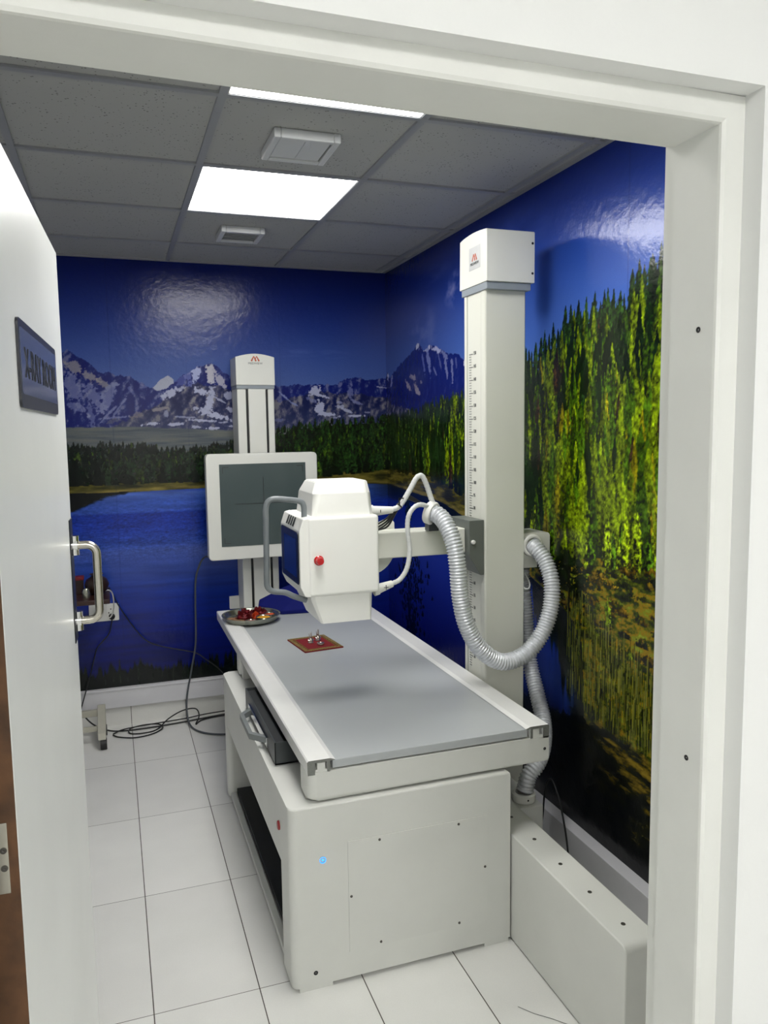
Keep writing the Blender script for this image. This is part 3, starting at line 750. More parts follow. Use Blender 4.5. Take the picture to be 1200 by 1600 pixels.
# ------------------------------------------------------------------ the open door leaf
DH = Vector((-.131, 1.02, 0)); DE = Vector((-.093, 1.92, 0))
dd = (DE-DH).normalized(); dn = Vector((dd.y, -dd.x, 0))        # normal of the visible face
def D(s, t, z):       # s along the leaf, t out of its face, z up
    return DH+dd*s+dn*t+Vector((0, 0, z))
def dbox(bm, s0, s1, t0, t1, z0, z1, bev=0, seg=2):
    b2 = NB(); box(b2, s0, s1, t0, t1, z0, z1, bev=bev, seg=seg)
    for v in b2.verts: v.co = D(v.co.x, v.co.y, v.co.z)
    me = bpy.data.meshes.new('tmp'); b2.to_mesh(me); bm.from_mesh(me); bpy.data.meshes.remove(me); b2.free(); return bm
W = (DE-DH).length
door = thing('door_1', 'x', 'door', D(0, 0, 0)); del door['label']; del door['category']; door['kind'] = 'structure'
bm = NB(); dbox(bm, .0015, W, -.044, 0, .008, 2.035, bev=.0012); obj('door_leaf', bm, M['door'], door)
bm = NB(); dbox(bm, -.001, .0014, -.0445, -.0006, .008, 2.035); obj('leaf_edge', bm, M['wood'], door, label='bare brown wooden edge')
hg = NB(); dbox(hg, -.003, -.001, -.036, -.011, 1.072, 1.163, bev=.0005); hinge = obj('hinge', hg, M['steel'], door)
for z in (1.128, 1.105): 
    bm = NB(); lathe(bm, [(.0042, 0), (.004, .0008), (.0015, .0009), (0, .0002)], D(-.003, -.0165, z), axis=-dd, n=16); obj('screw', bm, M['screw'], hinge)
# lock plate at the free edge, pull handles on both faces
bm = NB(); dbox(bm, W-.060, W-.0005, 0, .0022, 1.165, 1.445, bev=.0008); obj('lock_plate', bm, M['console'], door, label='dark glossy lock plate')
bm = NB(); dbox(bm, W, W+.002, -.034, -.010, 1.17, 1.44); obj('lock_forend', bm, M['steel'], door)
def pull(name, side, label):
    s = W-.030; zt, zb = 1.385, 1.211
    o = 0 if side > 0 else -.044
    bm = NB()
    def Q(t, z): return D(s, o+side*t, z)
    path = [Q(.0, zt), Q(.02, zt), Q(.045, zt)]
    r = .022; c = .0535
    pts = [Q(0, zt), Q(.02, zt), Q(c-r, zt)]
    for k in range(1, 7):
        a = PI/2*k/6; pts.append(Q(c-r+r*math.sin(a), zt-r+r*math.cos(a)))
    for k in range(1, 6): pts.append(Q(c, zt-r-(zt-zb-2*r)*k/6))
    for k in range(0, 7):
        a = PI/2*k/6; pts.append(Q(c-r+r*math.cos(a), zb+r-r*math.sin(a)))
    pts += [Q(.02, zb), Q(0, zb)]
    tube(bm, pts, .0095, n=16, raw=True)
    h = obj(name, bm, M['steel'], door, smooth=True, label=label)
    for z in (zt, zb):
        bm = NB(); p = Q(.006, z)
        cyl(bm, p-Vector((0, 0, .022)), p+Vector((0, 0, .022)), .0115, n=20)
        cyl(bm, Q(0, z), Q(.014, z), .0135, n=20)
        obj('handle_rose', bm, M['chrome'], h, smooth=True)
pull('door_handle', 1, 'brushed steel D-shaped pull facing the doorway')
# name plate
def pd(s, z): return D(s, .0, z)
sg0, sg1, zz0, zz1 = .234, .722, 1.676, 1.806
sgc = ((sg0+sg1)/2)
bm = NB()
pts = rrect(sgc, (zz0+zz1)/2, sg1-sg0, zz1-zz0, .010)
b2 = NB(); prism(b2, [(p[0], p[1]) for p in pts], 'y', 0, .004)
for v in b2.verts: v.co = D(v.co.x, v.co.y, v.co.z)
sp = obj('sign_plate', b2, M['signframe'], door, label='dark framed plate reading X-RAY ROOM')
b2 = NB(); prism(b2, rrect(sgc, (zz0+zz1)/2+.004, sg1-sg0-.026, zz1-zz0-.032, .006), 'y', .004, .0046)
for v in b2.verts: v.co = D(v.co.x, v.co.y, v.co.z)
obj('sign_face', b2, M['sign'], sp)
bm = NB(); text_bm(bm, 'X-RAY ROOM', .066, D(sgc+.004, .0050, 1.722), dd, (0, 0, 1), depth=.001, sx=1.0)
obj('lettering', bm, M['signtext'], sp)

# ------------------------------------------------------------------ examination table
TT = thing('examination_table', 'white x-ray examination table with grey sliding top in the middle of the room', 'examination table', (.8, 2.9, 0))
BX0, BX1, BY0, BY1, BZ = .428, 1.136, 2.095, 3.47, .562
# pedestal: front shell, rear shell and top with open bay on the left
bm = NB()
r = .028
def xround(x0, x1, y0, y1, r):   # plan polygon with the two left corners rounded
    p = []
    for i in range(7):
        a = PI+PI/2*i/6; p.append((x0+r+r*math.cos(a), y0+r+r*math.sin(a)))
    p += [(x1, y0), (x1, y1)]
    for i in range(7):
        a = PI/2+PI/2*i/6; p.append((x0+r+r*math.cos(a), y1-r+r*math.sin(a)))
    return p
prism(bm, xround(BX0, BX1, BY0, BY0+.15, .026), 'z', .012, BZ-.2145)
prism(bm, xround(BX0, BX1, BY1-.08, BY1, .026), 'z', .012, BZ-.2145)
prism(bm, xround(BX0, BX1, BY0, BY1, .026), 'z', BZ-.2145, BZ)
es = [e for e in bm.edges if all(abs(v.co.z-BZ) < 1e-5 for v in e.verts)]
bmesh.ops.bevel(bm, geom=es, offset=.006, segments=3, profile=.5, affect='EDGES')
box(bm, BX1-.021, BX1-.001, BY0+.15, BY1-.08, .012, BZ-.2145)
box(bm, BX0+.02, BX0+.12, BY0+.001, BY0+.14, 0, .02); box(bm, BX1-.09, BX1-.005, BY0+.001, BY0+.14, 0, .02)
box(bm, BX0+.02, BX0+.12, BY1-.075, BY1-.005, 0, .02); box(bm, BX1-.09, BX1-.005, BY1-.075, BY1-.005, 0, .02)
ped = obj('pedestal', bm, M['basewhite'], TT, smooth=True)
bm = NB(); box(bm, BX0+.035, BX1-.03, BY0+.145, BY1-.085, .03, .05); box(bm, BX0+.24, BX0+.25, BY0+.15, BY1-.085, .05, BZ-.215)
obj('inner_tray', bm, M['darkvoid'], ped)
bm = NB(); box(bm, BX0+.008, BX0+.03, BY0+.145, BY1-.085, .012, .034, bev=.002); obj('bottom_rail', bm, M['basewhite'], ped)
# floor gap line at the front
bm = NB(); prism(bm, [(.601, .094), (1.053, .094), (1.053, .438), (.601, .438)], 'y', BY0-.0034, BY0-.0002)
ap = obj('access_panel', bm, M['basewhite'], ped)
for x, z in ((.699, .427), (.956, .427), (1.046, .271), (.609, .268), (.699, .104), (.957, .104)):
    bm = NB(); lathe(bm, [(.0042, 0), (.0035, .0018), (0, .0022)], (x, BY0-.0034, z), axis=(0, -1, 0), n=14); obj('screw', bm, M['screw'], ap)
bm = NB(); lathe(bm, [(.0105, 0), (.0105, .0018), (.0085, .0022), (.0082, .001), (0, .0012)], (.525, BY0, .397), axis=(0, -1, 0), n=28)
pb = obj('power_button', bm, M['steel'], ped, smooth=True)
bm = NB(); lathe(bm, [(.0098, .0022), (.0080, .0024), (.0078, .0015)], (.525, BY0-.0002, .397), axis=(0, -1, 0), n=28); lathe(bm, [(.0035, .0014), (0, .0022)], (.525, BY0-.0002, .397), axis=(0, -1, 0), n=28)
obj('button_light', bm, M['ring'], pb, label='glowing blue ring')
hole(.497, BY0, .052, .0055, (0, -1, 0), ped, 'bolt_hole')
bm = NB(); b3 = lathe(bm, [(.014, 0), (.014, .004), (.011, .006), (0, .006)], (BX0, 2.235, .452), axis=(-1, 0, 0), n=24)
obj('side_switch', bm, M['rednotch'], ped, label='small red switch on the left side')
# end carriages that carry the top
def carriage(y0, y1, name, right):
    bm = NB()
    def P_(x): return x
    pts = []
    z0, z1 = .568, .658
    for i in range(7):
        a = PI+PI/2*i/6; pts.append((.49+.03+.03*math.cos(a), y0+.03+.03*math.sin(a)))
    pts += [(right, y0), (right, y1), (.49, y1)]
    prism(bm, pts, 'z', z0, z1-.004)
    es = [e for e in bm.edges if all(abs(v.co.z-z0) < 1e-5 for v in e.verts)]
    bmesh.ops.bevel(bm, geom=es, offset=.012, segments=4, profile=.5, affect='EDGES')
    for cx in (.532, 1.237): box(bm, cx-.012, cx+.012, y0+.002, y1, z1-.006, .681, bev=.001)
    for cx in (.532, 1.237): box(bm, cx-.022, cx+.022, y0+.003, y1, z1-.005, z1+.003)
    return obj(name, bm, M['basewhite'], TT, smooth=True)
cr = carriage(2.112, 2.20, 'end_carriage', 1.283)
hole(1.268, 2.112, .613, .004, (0, -1, 0), cr, 'screw')
carriage(3.36, 3.44, 'end_carriage', 1.283)
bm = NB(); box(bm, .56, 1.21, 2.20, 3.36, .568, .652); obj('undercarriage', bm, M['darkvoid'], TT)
# sliding top
TY0, TY1 = 2.116, 4.13
bm = NB(); box(bm, .5665, 1.2075, TY0, TY1, .659, .6840, bev=.0015); obj('tabletop', bm, M['top'], TT)
def rail(name, cx, inner):
    # inverted channel, closed slot seen from its cut end; 'inner' is the side of the lip
    bm = NB(); s = inner
    pts = [(cx-s*.040, .648), (cx-s*.041, .688), (cx-s*.037, .692), (cx+s*.028, .692), (cx+s*.043, .6865), (cx+s*.041, .6845), (cx+s*.028, .6845), (cx+s*.0275, .652), (cx+s*.018, .652), (cx+s*.018, .6835), (cx-s*.018, .6835), (cx-s*.018, .648)]
    if s < 0: pts = pts[::-1]
    prism(bm, pts, 'y', TY0-.004, TY1)
    bmesh.ops.recalc_face_normals(bm, faces=bm.faces)
    for f in bm.faces:
        if f.normal.y < -.9: f.material_index = 1
    return obj(name, bm, [M['rail'], M['railcut']], TT)
rail('side_rail', .531, 1); rail('side_rail', 1.243, -1)
# image tray with its handle
bm = NB(); z0, z1 = .568, .642
box(bm, .452, .456, 2.400, 2.975, z0, z1, bev=.0008); box(bm, .452, .56, 2.400, 2.404, z0, z1); box(bm, .452, .56, 2.971, 2.975, z0, z1); box(bm, .452, .56, 2.40, 2.975, z0, z0+.004)
tray = obj('image_tray', bm, M['dgrey'], TT)
bm = NB(); box(bm, .456, .488, 2.412, 2.965, .600, .634, bev=.001); box(bm, .488, .56, 2.404, 2.970, .590, .622, bev=.001); obj('tray_mechanism', bm, M['darkvoid'], tray)
bm = NB()
hp = [(.452, 2.86), (.402, 2.80), (.402, 2.60), (.452, 2.54)]
ip = [(.452, 2.83), (.416, 2.79), (.416, 2.61), (.452, 2.57)]
for k in range(3):
    prism(bm, [hp[k], hp[k+1], ip[k+1], ip[k]], 'z', .586, .606)
obj('tray_handle', bm, M['grey'], tray)
bm = NB(); box(bm, .447, .452, 2.52, 2.88, .580, .612, bev=.001); obj('handle_plate', bm, M['chrome'], tray)
# guide rods under the left rail
bm = NB(); box(bm, .497, .503, 2.21, 4.05, .634, .646); obj('guide_strip', bm, M['dgrey'], TT)
# rear lift post
bm = NB(); box(bm, .498, .530, 3.33, 3.36, BZ, .650, bev=.001); obj('lift_post', bm, M['basewhite'], TT)

# ------------------------------------------------------------------ floor track beside the table
FT = thing('floor_track', 'long white floor track box with screws along its top, right of the table', 'floor track', (1.2, 2.6, 0))
bm = NB()
x0, x1, zt, rr = 1.142, 1.252, .355, .022
pts = [(1.512, .004), (1.512, zt-rr)]+[(1.512+rr-rr*math.cos(PI/2*i/6), zt-rr+rr*math.sin(PI/2*i/6)) for i in range(1, 7)]+[(4.1, zt), (4.1, .004)]
prism(bm, pts, 'x', x0, x1, bev=.004, seg=3)
tk = obj('track_cover', bm, M['basewhite'], FT, smooth=True)
for y in (1.597, 1.747, 1.897, 2.047, 2.197, 2.347):
    bm = NB(); lathe(bm, [(.0062, 0), (.006, .001), (.0035, .0008), (0, .0002)], (1.195, y, zt), n=18); obj('screw', bm, M['screw'], tk)
bm = NB(); box(bm, x0+.006, x1-.006, 1.53, 4.08, 0, .006); obj('track_foot', bm, M['black'], FT)

# ------------------------------------------------------------------ tube column
CS = thing('tube_stand_column', 'tall white x-ray tube column with printed height scale, beside the right wall', 'column', (1.38, 2.69, 0))
CX0, CX1, CY0, CY1 = 1.30, 1.466, 2.60, 2.778
bm = NB()
# plan section with two vertical grooves on the left face
sec = [(CX0+.006, CY0), (CX1-.004, CY0), (CX1, CY0+.004), (CX1, CY1), (CX0+.003, CY1), (CX0, CY1-.004), (CX0, 2.754), (CX0+.008, 2.754), (CX0+.008, 2.748), (CX0+.002, 2.748), (CX0+.002, 2.636), (CX0+.008, 2.636), (CX0+.008, 2.631), (CX0, 2.631), (CX0, CY0+.006), (CX0+.002, CY0+.002)]
prism(bm, sec, 'z', .255, 2.15); obj('column_profile', bm, M['column'], CS)
for ya, yb in ((2.7478, 2.7542), (2.6308, 2.6362)):
    bm = NB(); box(bm, CX0+.0045, CX0+.0085, ya, yb, .30, 2.132); obj('groove_shade', bm, M['band'], CS)  # grey strip stands in for the shade inside each groove
bm = NB()
zt = 1.913; n = 0
for k in range(25):
    z = zt-.0485*k
    if z < .72: break
    box(bm, CX0+.0008, CX0+.0022, 2.705, 2.735, z-.0014, z+.0014)
    for q in range(1, 5): box(bm, CX0+.0008, CX0+.0022, 2.718, 2.735, z-.0097*q-.0009, z-.0097*q+.0009)
    if .99 < z < 1.30 and False: continue
    text_bm(bm, str(150-5*k), .0185, (CX0+.0012, 2.700, z-.003), (0, -1, 0), (0, 0, 1), depth=.001, align='LEFT', sx=.85)
obj('height_scale', bm, M['scaletext'], CS, label='printed grey centimetre scale')
# cap
bm = NB(); q0, q1, p0, p1 = 2.570, 2.800, 1.292, 1.486
zb_, zt_ = 2.158, 2.340
arch = [(q0, zb_), (q0, zt_-.004), (q0+.004, zt_)]+[(q0+(q1-q0)*i/8, zt_+.008*math.sin(PI*i/8)) for i in range(1, 8)]+[(q1-.004, zt_-.002), (q1, zb_)]
prism(bm, arch, 'x', p0, p1, bev=.003, seg=2)
cap = obj('column_cap', bm, M['white'], CS, smooth=True)
for z in (2.298, 2.192):
    bm = NB(); lathe(bm, [(.0045, 0), (.004, .0015), (.002, .0008), (0, .0005)], (p1-.010, q0, z), axis=(0, -1, 0), n=14); obj('screw', bm, M['black'], cap)
bm = NB(); box(bm, p0+.004, 1.474, 2.578, 2.79, 2.132, 2.158, bev=.002); obj('cap_band', bm, M['band'], CS)
def logo(parent, o, xd, w, sticker):
    """two-peak emblem over the maker's name; o = centre of the text baseline"""
    X = Vector(xd); Zv = Vector((0, 0, 1)); N_ = X.cross(Zv)
    o = Vector(o)
    root = parent
    if sticker:
        bm = NB(); pts = [o+X*a+Zv*b_ for a, b_ in ((-w*.62, -w*.22), (w*.62, -w*.22), (w*.62, w*.86), (-w*.62, w*.86))]
        A = [bm.verts.new(p) for p in pts]; Bv = [bm.verts.new(p+N_*.0006) for p in pts]
        bm.faces.new(A); bm.faces.new(Bv[::-1])
        for i in range(4): bm.faces.new((A[i], A[(i+1) % 4], Bv[(i+1) % 4], Bv[i]))
        root = obj('logo_sticker', bm, M['sticker'], parent)
    bm = NB(); e = .0008 if sticker else .0003
    def stroke(a, b_, w0, w1):
        a = Vector(a); b_ = Vector(b_)
        d = (b_-a).normalized(); n_ = Vector((-d.y, d.x))
        q = [a+n_*w0, a-n_*w0, b_-n_*w1, b_+n_*w1]
        pts = [o+X*(p.x*w)+Zv*(p.y*w)+N_*e for p in q]
        lo_ = [bm.verts.new(p) for p in pts]; hi_ = [bm.verts.new(p+N_*.0005) for p in pts]
        bm.faces.new(lo_[::-1]); bm.faces.new(hi_)
        for i in range(4): bm.faces.new((lo_[i], lo_[(i+1) % 4], hi_[(i+1) % 4], hi_[i]))
    stroke((-.25, .20), (-.09, .52), .055, .025); stroke((-.09, .52), (.05, .20), .025, .055)
    stroke((.02, .36), (.09, .52), .025, .025); stroke((.09, .52), (.25, .20), .025, .055)
    obj('emblem', bm, M['logored'], root)
    bm = NB(); text_bm(bm, 'MEDIVIEW', w*.185, o+N_*(e+.0004), xd, (0, 0, 1), depth=.0006, sx=1.08)
    obj('lettering', bm, M['logotext'], root)
logo(cap, (p0, 2.668, 2.232), (0, -1, 0), .075, True)

# base box of the column, behind the track
bm = NB(); box(bm, 1.256, 1.404, 2.345, 2.86, .004, .292, bev=.004, seg=3); box(bm, 1.30, 1.47, 2.59, 2.79, .2, .258)
bb = obj('base_box', bm, M['basewhite'], CS, smooth=True)
# gray bracket around the column carrying the arm
bm = NB(); prism(bm, [(1.238, 1.297), (1.2985, 1.297), (1.2985, 1.090), (1.284, 1.090), (1.238, 1.165)], 'y', 2.605, 2.775, bev=.002)
br = obj('carriage_bracket', bm, M['bracket'], CS)
bm = NB(); lathe(bm, [(.0085, 0), (.0085, .006), (.006, .0095), (0, .0105)], (1.253, 2.605, 1.216), axis=(0, -1, 0), n=22); obj('knob', bm, M['collar'], br, smooth=True)
# rear box on the right side of the column
bm = NB(); prism(bm, rrect(1.528, 1.186, .128, .094, .014), 'y', 2.625, 2.76, bev=.002); box(bm, 1.466, 1.54, 2.632, 2.76, 1.098, 1.15)
rb_ = obj('rear_box', bm, M['column'], CS, smooth=True)
bm = NB(); box(bm, 1.467, 1.556, 2.6225, 2.6265, 1.137, 1.205, bev=.001); obj('box_seam_plate', bm, M['column'], rb_)

# ------------------------------------------------------------------ horizontal arm
AM = thing('support_arm', 'white horizontal arm reaching from the column to the x-ray tube head', 'arm', (1.05, 2.68, 1.17))
bm = NB(); box(bm, .868, 1.237, 2.636, 2.735, 1.172, 1.266, bev=.005, seg=3); obj('arm_beam', bm, M['column'], AM, smooth=True)
bm = NB(); prism(bm, [(.890+.104*math.cos(-PI*i/20), 1.2+.104*math.sin(-PI*i/20)) for i in range(19)]+[(.80, 1.2), (.80, 1.26), (.90, 1.278), (.955, 1.302), (.980, 1.302), (.992, 1.290)], 'y', 2.737, 2.751, bev=.002)
obj('swivel_plate', bm, M['column'], AM)
bm = NB(); cyl(bm, (.852, 2.685, 1.21), (.870, 2.685, 1.21), .05, n=32); obj('swivel_hub', bm, M['grey'], AM)

# ------------------------------------------------------------------ tube head
TH = thing('x_ray_tube_head', 'white x-ray tube head with red knob and side screen hanging above the table', 'x-ray head', (.72, 2.66, .98))
HX0, HX1, HY0, HY1 = .602, .851, 2.50, 2.80
bm = NB(); box(bm, HX0, HX1, HY0, HY1, 1.082, 1.350, bev=.012, seg=4); hb = obj('housing', bm, M['head'], TH, smooth=True)
# console with chamfered edges on the left
bm = NB(); prism(bm, [(.610, 1.350), (.588, 1.345), (.574, 1.305), (.574, 1.118), (.590, 1.084), (.610, 1.082)], 'y', HY0+.004, HY1, bev=.003)
cn = obj('control_console', bm, M['head'], TH)
bm = NB(); prism(bm, rrect((HY0+HY1)/2, 1.212, .262, .176, .012), 'x', .571, .575); sc = obj('console_glass', bm, M['console'], cn)
bm = NB(); box(bm, .5704, .5712, HY0+.045, HY1-.065, 1.145, 1.275); obj('console_display', bm, M['consolescreen'], sc)
bm = NB()
for k in range(4):
    y = HY0+.10+k*.032; b2 = NB()
    prism(b2, [(.5755, 1.312), (.5745, 1.3125), (.5865, 1.3425), (.5875, 1.342)], 'y', y, y+.021)
    me = bpy.data.meshes.new('t'); b2.to_mesh(me); bm.from_mesh(me); bpy.data.meshes.remove(me); b2.free()
obj('console_buttons', bm, M['dgrey'], cn)
bm = NB(); lathe(bm, [(0, 0), (.021, 0), (.021, .006), (.0165, .010), (.0165, .026), (.0145, .030), (0, .031)], (.637, HY0, 1.206), axis=(0, -1, 0), n=32)
for f in bm.faces: pass
kn = obj('red_knob', bm, M['red'], TH, smooth=True, label='round red push knob')
kn.scale = (.80, .80, .80); kn.location += Vector((0, .004, .004))
# upper housing
def loft(bm, loops, cap=True):
    R_ = [[bm.verts.new(p) for p in l] for l in loops]
    n = len(R_[0])
    for a, b_ in zip(R_[:-1], R_[1:]):
        for i in range(n): bm.faces.new((a[i], a[(i+1) % n], b_[(i+1) % n], b_[i]))
    if cap: bm.faces.new(R_[0][::-1]); bm.faces.new(R_[-1])
    return bm
def plan(x0, x1, y0, y1, c, z):
    return [(x0+c, y0, z), (x1-c, y0, z), (x1, y0+c, z), (x1, y1-c, z), (x1-c, y1, z), (x0+c, y1, z), (x0, y1-c, z), (x0, y0+c, z)]
bm = NB(); loft(bm, [plan(.625, .838, 2.520, 2.775, .012, 1.345), plan(.632, .836, 2.530, 2.77, .022, 1.425), plan(.650, .832, 2.555, 2.74, .016, 1.463)])
bmesh.ops.recalc_face_normals(bm, faces=bm.faces)
bmesh.ops.bevel(bm, geom=[e for e in bm.edges if all(v.co.z > 1.4 for v in e.verts)], offset=.003, segments=2, affect='EDGES')
obj('upper_housing', bm, M['head'], TH, smooth=True)
bm = NB(); loft(bm, [plan(.612, .832, 2.515, 2.78, .012, 1.09), plan(.616, .830, 2.517, 2.775, .012, 1.065), plan(.648, .826, 2.522, 2.75, .006, .984)])
obj('collimator', bm, M['head'], TH, smooth=True)
bm = NB()
tube(bm, [(.605, 2.56, 1.345), (.604, 2.56, 1.385), (.59, 2.56, 1.401), (.543, 2.56, 1.409), (.505, 2.56, 1.412), (.484, 2.56, 1.404), (.4755, 2.56, 1.380), (.475, 2.56, 1.33), (.473, 2.56, 1.20), (.472, 2.56, 1.145), (.4745, 2.56, 1.118), (.492, 2.56, 1.102), (.534, 2.56, 1.094), (.565, 2.56, 1.078), (.606, 2.56, 1.062)], .0098, n=16, step=.006)
obj('grab_handle', bm, M['tubegrey'], TH, smooth=True, label='grey tubular grab handle')
# cable plugs
def plug(y, p0, p1, r0, r1, sign, name):
    bm = NB(); a = Vector(p0); b_ = Vector(p1)
    cyl(bm, a, a.lerp(b_, .25), r0*1.15, r0*1.15, n=24); cyl(bm, a.lerp(b_, .2), b_, r0, r1, n=24)
    o = obj(name, bm, M['collar'], TH, smooth=True)
    return o
pt = plug(2.6, (.836, 2.60, 1.351), (.935, 2.60, 1.352), .019, .012, '-', 'cable_plug')
pl_ = plug(2.56, (.846, 2.56, 1.076), (.917, 2.56, 1.095), .018, .012, '+', 'cable_plug')
bm = NB(); box(bm, .884, .887, 2.5835, 2.5855, 1.346, 1.356); obj('minus_mark', bm, M['black'], pt)
bm = NB(); box(bm, .880, .897, 2.5440, 2.5455, 1.0855, 1.0875); box(bm, .8875, .8895, 2.5440, 2.5455, 1.078, 1.095); obj('plus_mark', bm, M['black'], pl_)
bm = NB(); lathe(bm, [(.024, 0), (.026, .003), (.026, .010), (.024, .013), (.02, .013), (.02, 0)], (.838, 2.60, 1.351), axis=(1, 0, 0), n=28); obj('chrome_collar', bm, M['chrome'], TH, smooth=True)

# ------------------------------------------------------------------ hoses
def corr(name, pts, r, pitch, amp, label, group=None, ncirc=20):
    t = thing(name, label, 'hose', pts[-1] if pts[-1][2] < pts[0][2] else pts[0], group)
    bm = NB(); tube(bm, pts, r, n=ncirc, step=pitch/6, rfun=lambda s: r+amp*math.sin(2*PI*s/pitch))
    obj('hose_tube', bm, M['hose'], t, smooth=False)
    for f in COL.objects[-1].data.polygons: f.use_smooth = True
    return t
h1p = [(1.085, 2.60, 1.334), (1.105, 2.575, 1.325), (1.120, 2.54, 1.290), (1.134, 2.51, 1.225), (1.142, 2.50, 1.150), (1.152, 2.50, 1.040), (1.178, 2.50, .932), (1.234, 2.50, .838), (1.320, 2.50, .783), (1.416, 2.50, .802), (1.488, 2.505, .872), (1.527, 2.51, .962), (1.540, 2.525, 1.055), (1.532, 2.555, 1.130), (1.514, 2.59, 1.175), (1.508, 2.612, 1.187)]
t1 = corr('corrugated_hose', h1p, .0295, .0115, .0028, 'thick grey corrugated hose looping in a U in front of the column')
bm = NB(); ax = (Vector(h1p[1])-Vector(h1p[0])).normalized()
lathe(bm, [(.030, 0), (.041, 0), (.043, .003), (.043, .020), (.040, .026), (.033, .026), (.033, .006)], Vector(h1p[0])-ax*.014, axis=ax, n=36); obj('hose_collar', bm, M['collar'], t1, smooth=True)
bm = NB(); box(bm, 1.075, 1.115, 2.60, 2.64, 1.267, 1.300, bev=.002); obj('collar_clip', bm, M['dgrey'], t1)
bm = NB(); lathe(bm, [(.030, 0), (.041, 0), (.043, .003), (.043, .016), (.038, .020), (.032, .020)], (1.506, 2.622, 1.188), axis=(0, -1, 0), n=36); obj('hose_collar', bm, M['collar'], t1, smooth=True)
h2p = [(1.512, 2.70, 1.085), (1.513, 2.70, 1.03), (1.520, 2.69, .93), (1.528, 2.685, .80), (1.532, 2.665, .70), (1.526, 2.60, .60), (1.512, 2.53, .52), (1.470, 2.46, .46), (1.418, 2.41, .42), (1.375, 2.40, .38), (1.360, 2.40, .325)]
t2 = corr('corrugated_hose', h2p, .0290, .0115, .0028, 'grey corrugated hose dropping behind the table into the column base')
bm = NB(); lathe(bm, [(.030, 0), (.040, 0), (.042, .003), (.042, .026), (.036, .030), (.031, .030)], (1.356, 2.40, .294), n=36); hc = obj('hose_collar', bm, M['collar'], t2, smooth=True)
hole(1.350, 2.3575, .310, .003, (0, -1, 0), hc, 'screw')
def conduit(name, pts, r, label, m='conduit', cat='cable', group=None, pitch=None):
    bm = NB()
    if pitch: tube(bm, pts, r, n=12, step=pitch/4, rfun=lambda s: r*(1+.05*math.sin(2*PI*s/pitch)))
    else: tube(bm, pts, r, n=8, step=.008)
    o = obj(name, bm, M[m], None, smooth=True)
    tag(o, label, cat, group); return o
conduit('high_voltage_cable', [(.930, 2.60, 1.352), (.964, 2.60, 1.366), (1.002, 2.60, 1.420), (1.025, 2.60, 1.458), (1.040, 2.60, 1.470), (1.054, 2.60, 1.464), (1.071, 2.60, 1.425), (1.085, 2.60, 1.385), (1.094, 2.598, 1.360)], .0095, 'light grey ribbed cable peaking above the arm, from the upper plug to the hose collar', pitch=.012)
conduit('high_voltage_cable', [(.913, 2.56, 1.094), (.946, 2.56, 1.108), (.973, 2.56, 1.146), (.984, 2.56, 1.209), (.977, 2.56, 1.278), (.981, 2.56, 1.330), (1.003, 2.562, 1.361), (1.034, 2.57, 1.369), (1.075, 2.588, 1.355)], .0085, 'light grey ribbed cable bowing in front of the arm, from the lower plus-marked plug', pitch=.012)
SC = ((.905, 1.252, .940, 1.286), (.905, 1.266, .940, 1.298), (.905, 1.281, .940, 1.308), (.905, 1.293, .940, 1.318))
for k, (xa, za, xb, zb) in enumerate(SC):
    a = (xa-.03, 2.70, za-.035 if k else 1.268); b_ = (xa, 2.68, max(za, 1.272)); c = (xb, 2.665, zb)
    conduit('signal_cable', [b_, c, (.968, 2.640, 1.345+.006*k), (1.00, 2.635, 1.384+.004*k), (1.04, 2.630, 1.372+.003*k), (1.084, 2.622, 1.345)], .0034, 'one of the thin black cables bundled behind the upper plug of the tube head', 'cable', group='thin black cables tied behind the upper plug')
bm = NB(); lathe(bm, [(.0105, 0), (.012, .001), (.012, .004), (.0105, .005)], (.960, 2.60, 1.364), axis=(.55, 0, .6), n=16)
box(bm, .956, .960, 2.588, 2.592, 1.367, 1.395); box(bm, .956, .975, 2.588, 2.592, 1.391, 1.395)
tag(obj('cable_tie', bm, M['black']), 'black cable tie holding the upper grey cable to the thin black cables', 'cable tie')

# ------------------------------------------------------------------ wall stand with detector
WS = thing('wall_stand', 'white wall-mounted detector stand with square grey image plate, against the back wall', 'detector stand', (.76, 4.4, 0))
bm = NB(); ca, cb_ = .668, .872
sec = [(ca, 4.345), (ca+.004, 4.341), (.715, 4.341), (.715, 4.352), (.729, 4.352), (.729, 4.338), (.824, 4.338), (.824, 4.352), (.838, 4.352), (.838, 4.341), (cb_-.004, 4.341), (cb_, 4.345), (cb_, YB-.002), (ca, YB-.002)]
prism(bm, sec, 'z', .0, 1.872); prism(bm, [(ca+.001, 4.40), (cb_-.001, 4.40), (cb_-.001, 4.5), (ca+.001, 4.5)], 'z', .0, .01)
obj('stand_column', bm, M['white'], WS)
bm = NB(); box(bm, .7155, .7285, 4.349, 4.353, .02, 1.865); box(bm, .8245, .8375, 4.349, 4.353, .02, 1.865); obj('slot_strip', bm, M['black'], WS)  # black strips along the floors of the two front slots
bm = NB(); x0, x1 = .663, .877
arch = [(x0, 1.888), (x0, 2.036)]+[(x0+(x1-x0)*i/12, 2.040+.018*math.sin(PI*i/12)) for i in range(0, 13)]+[(x1, 2.036), (x1, 1.888)]
prism(bm, arch, 'y', 4.33, YB-.003, bev=.003); wc = obj('stand_cap', bm, M['white'], WS, smooth=True)
bm = NB(); box(bm, x0+.002, x1-.002, 4.335, YB-.004, 1.868, 1.888, bev=.002); obj('cap_band', bm, M['band'], WS)
logo(wc, (.771, 4.33, 2.000), (1, 0, 0), .085, False)
bm = NB(); box(bm, .70, .85, 4.27, 4.341, 1.10, 1.36, bev=.003); obj('panel_mount', bm, M['dgrey'], WS)
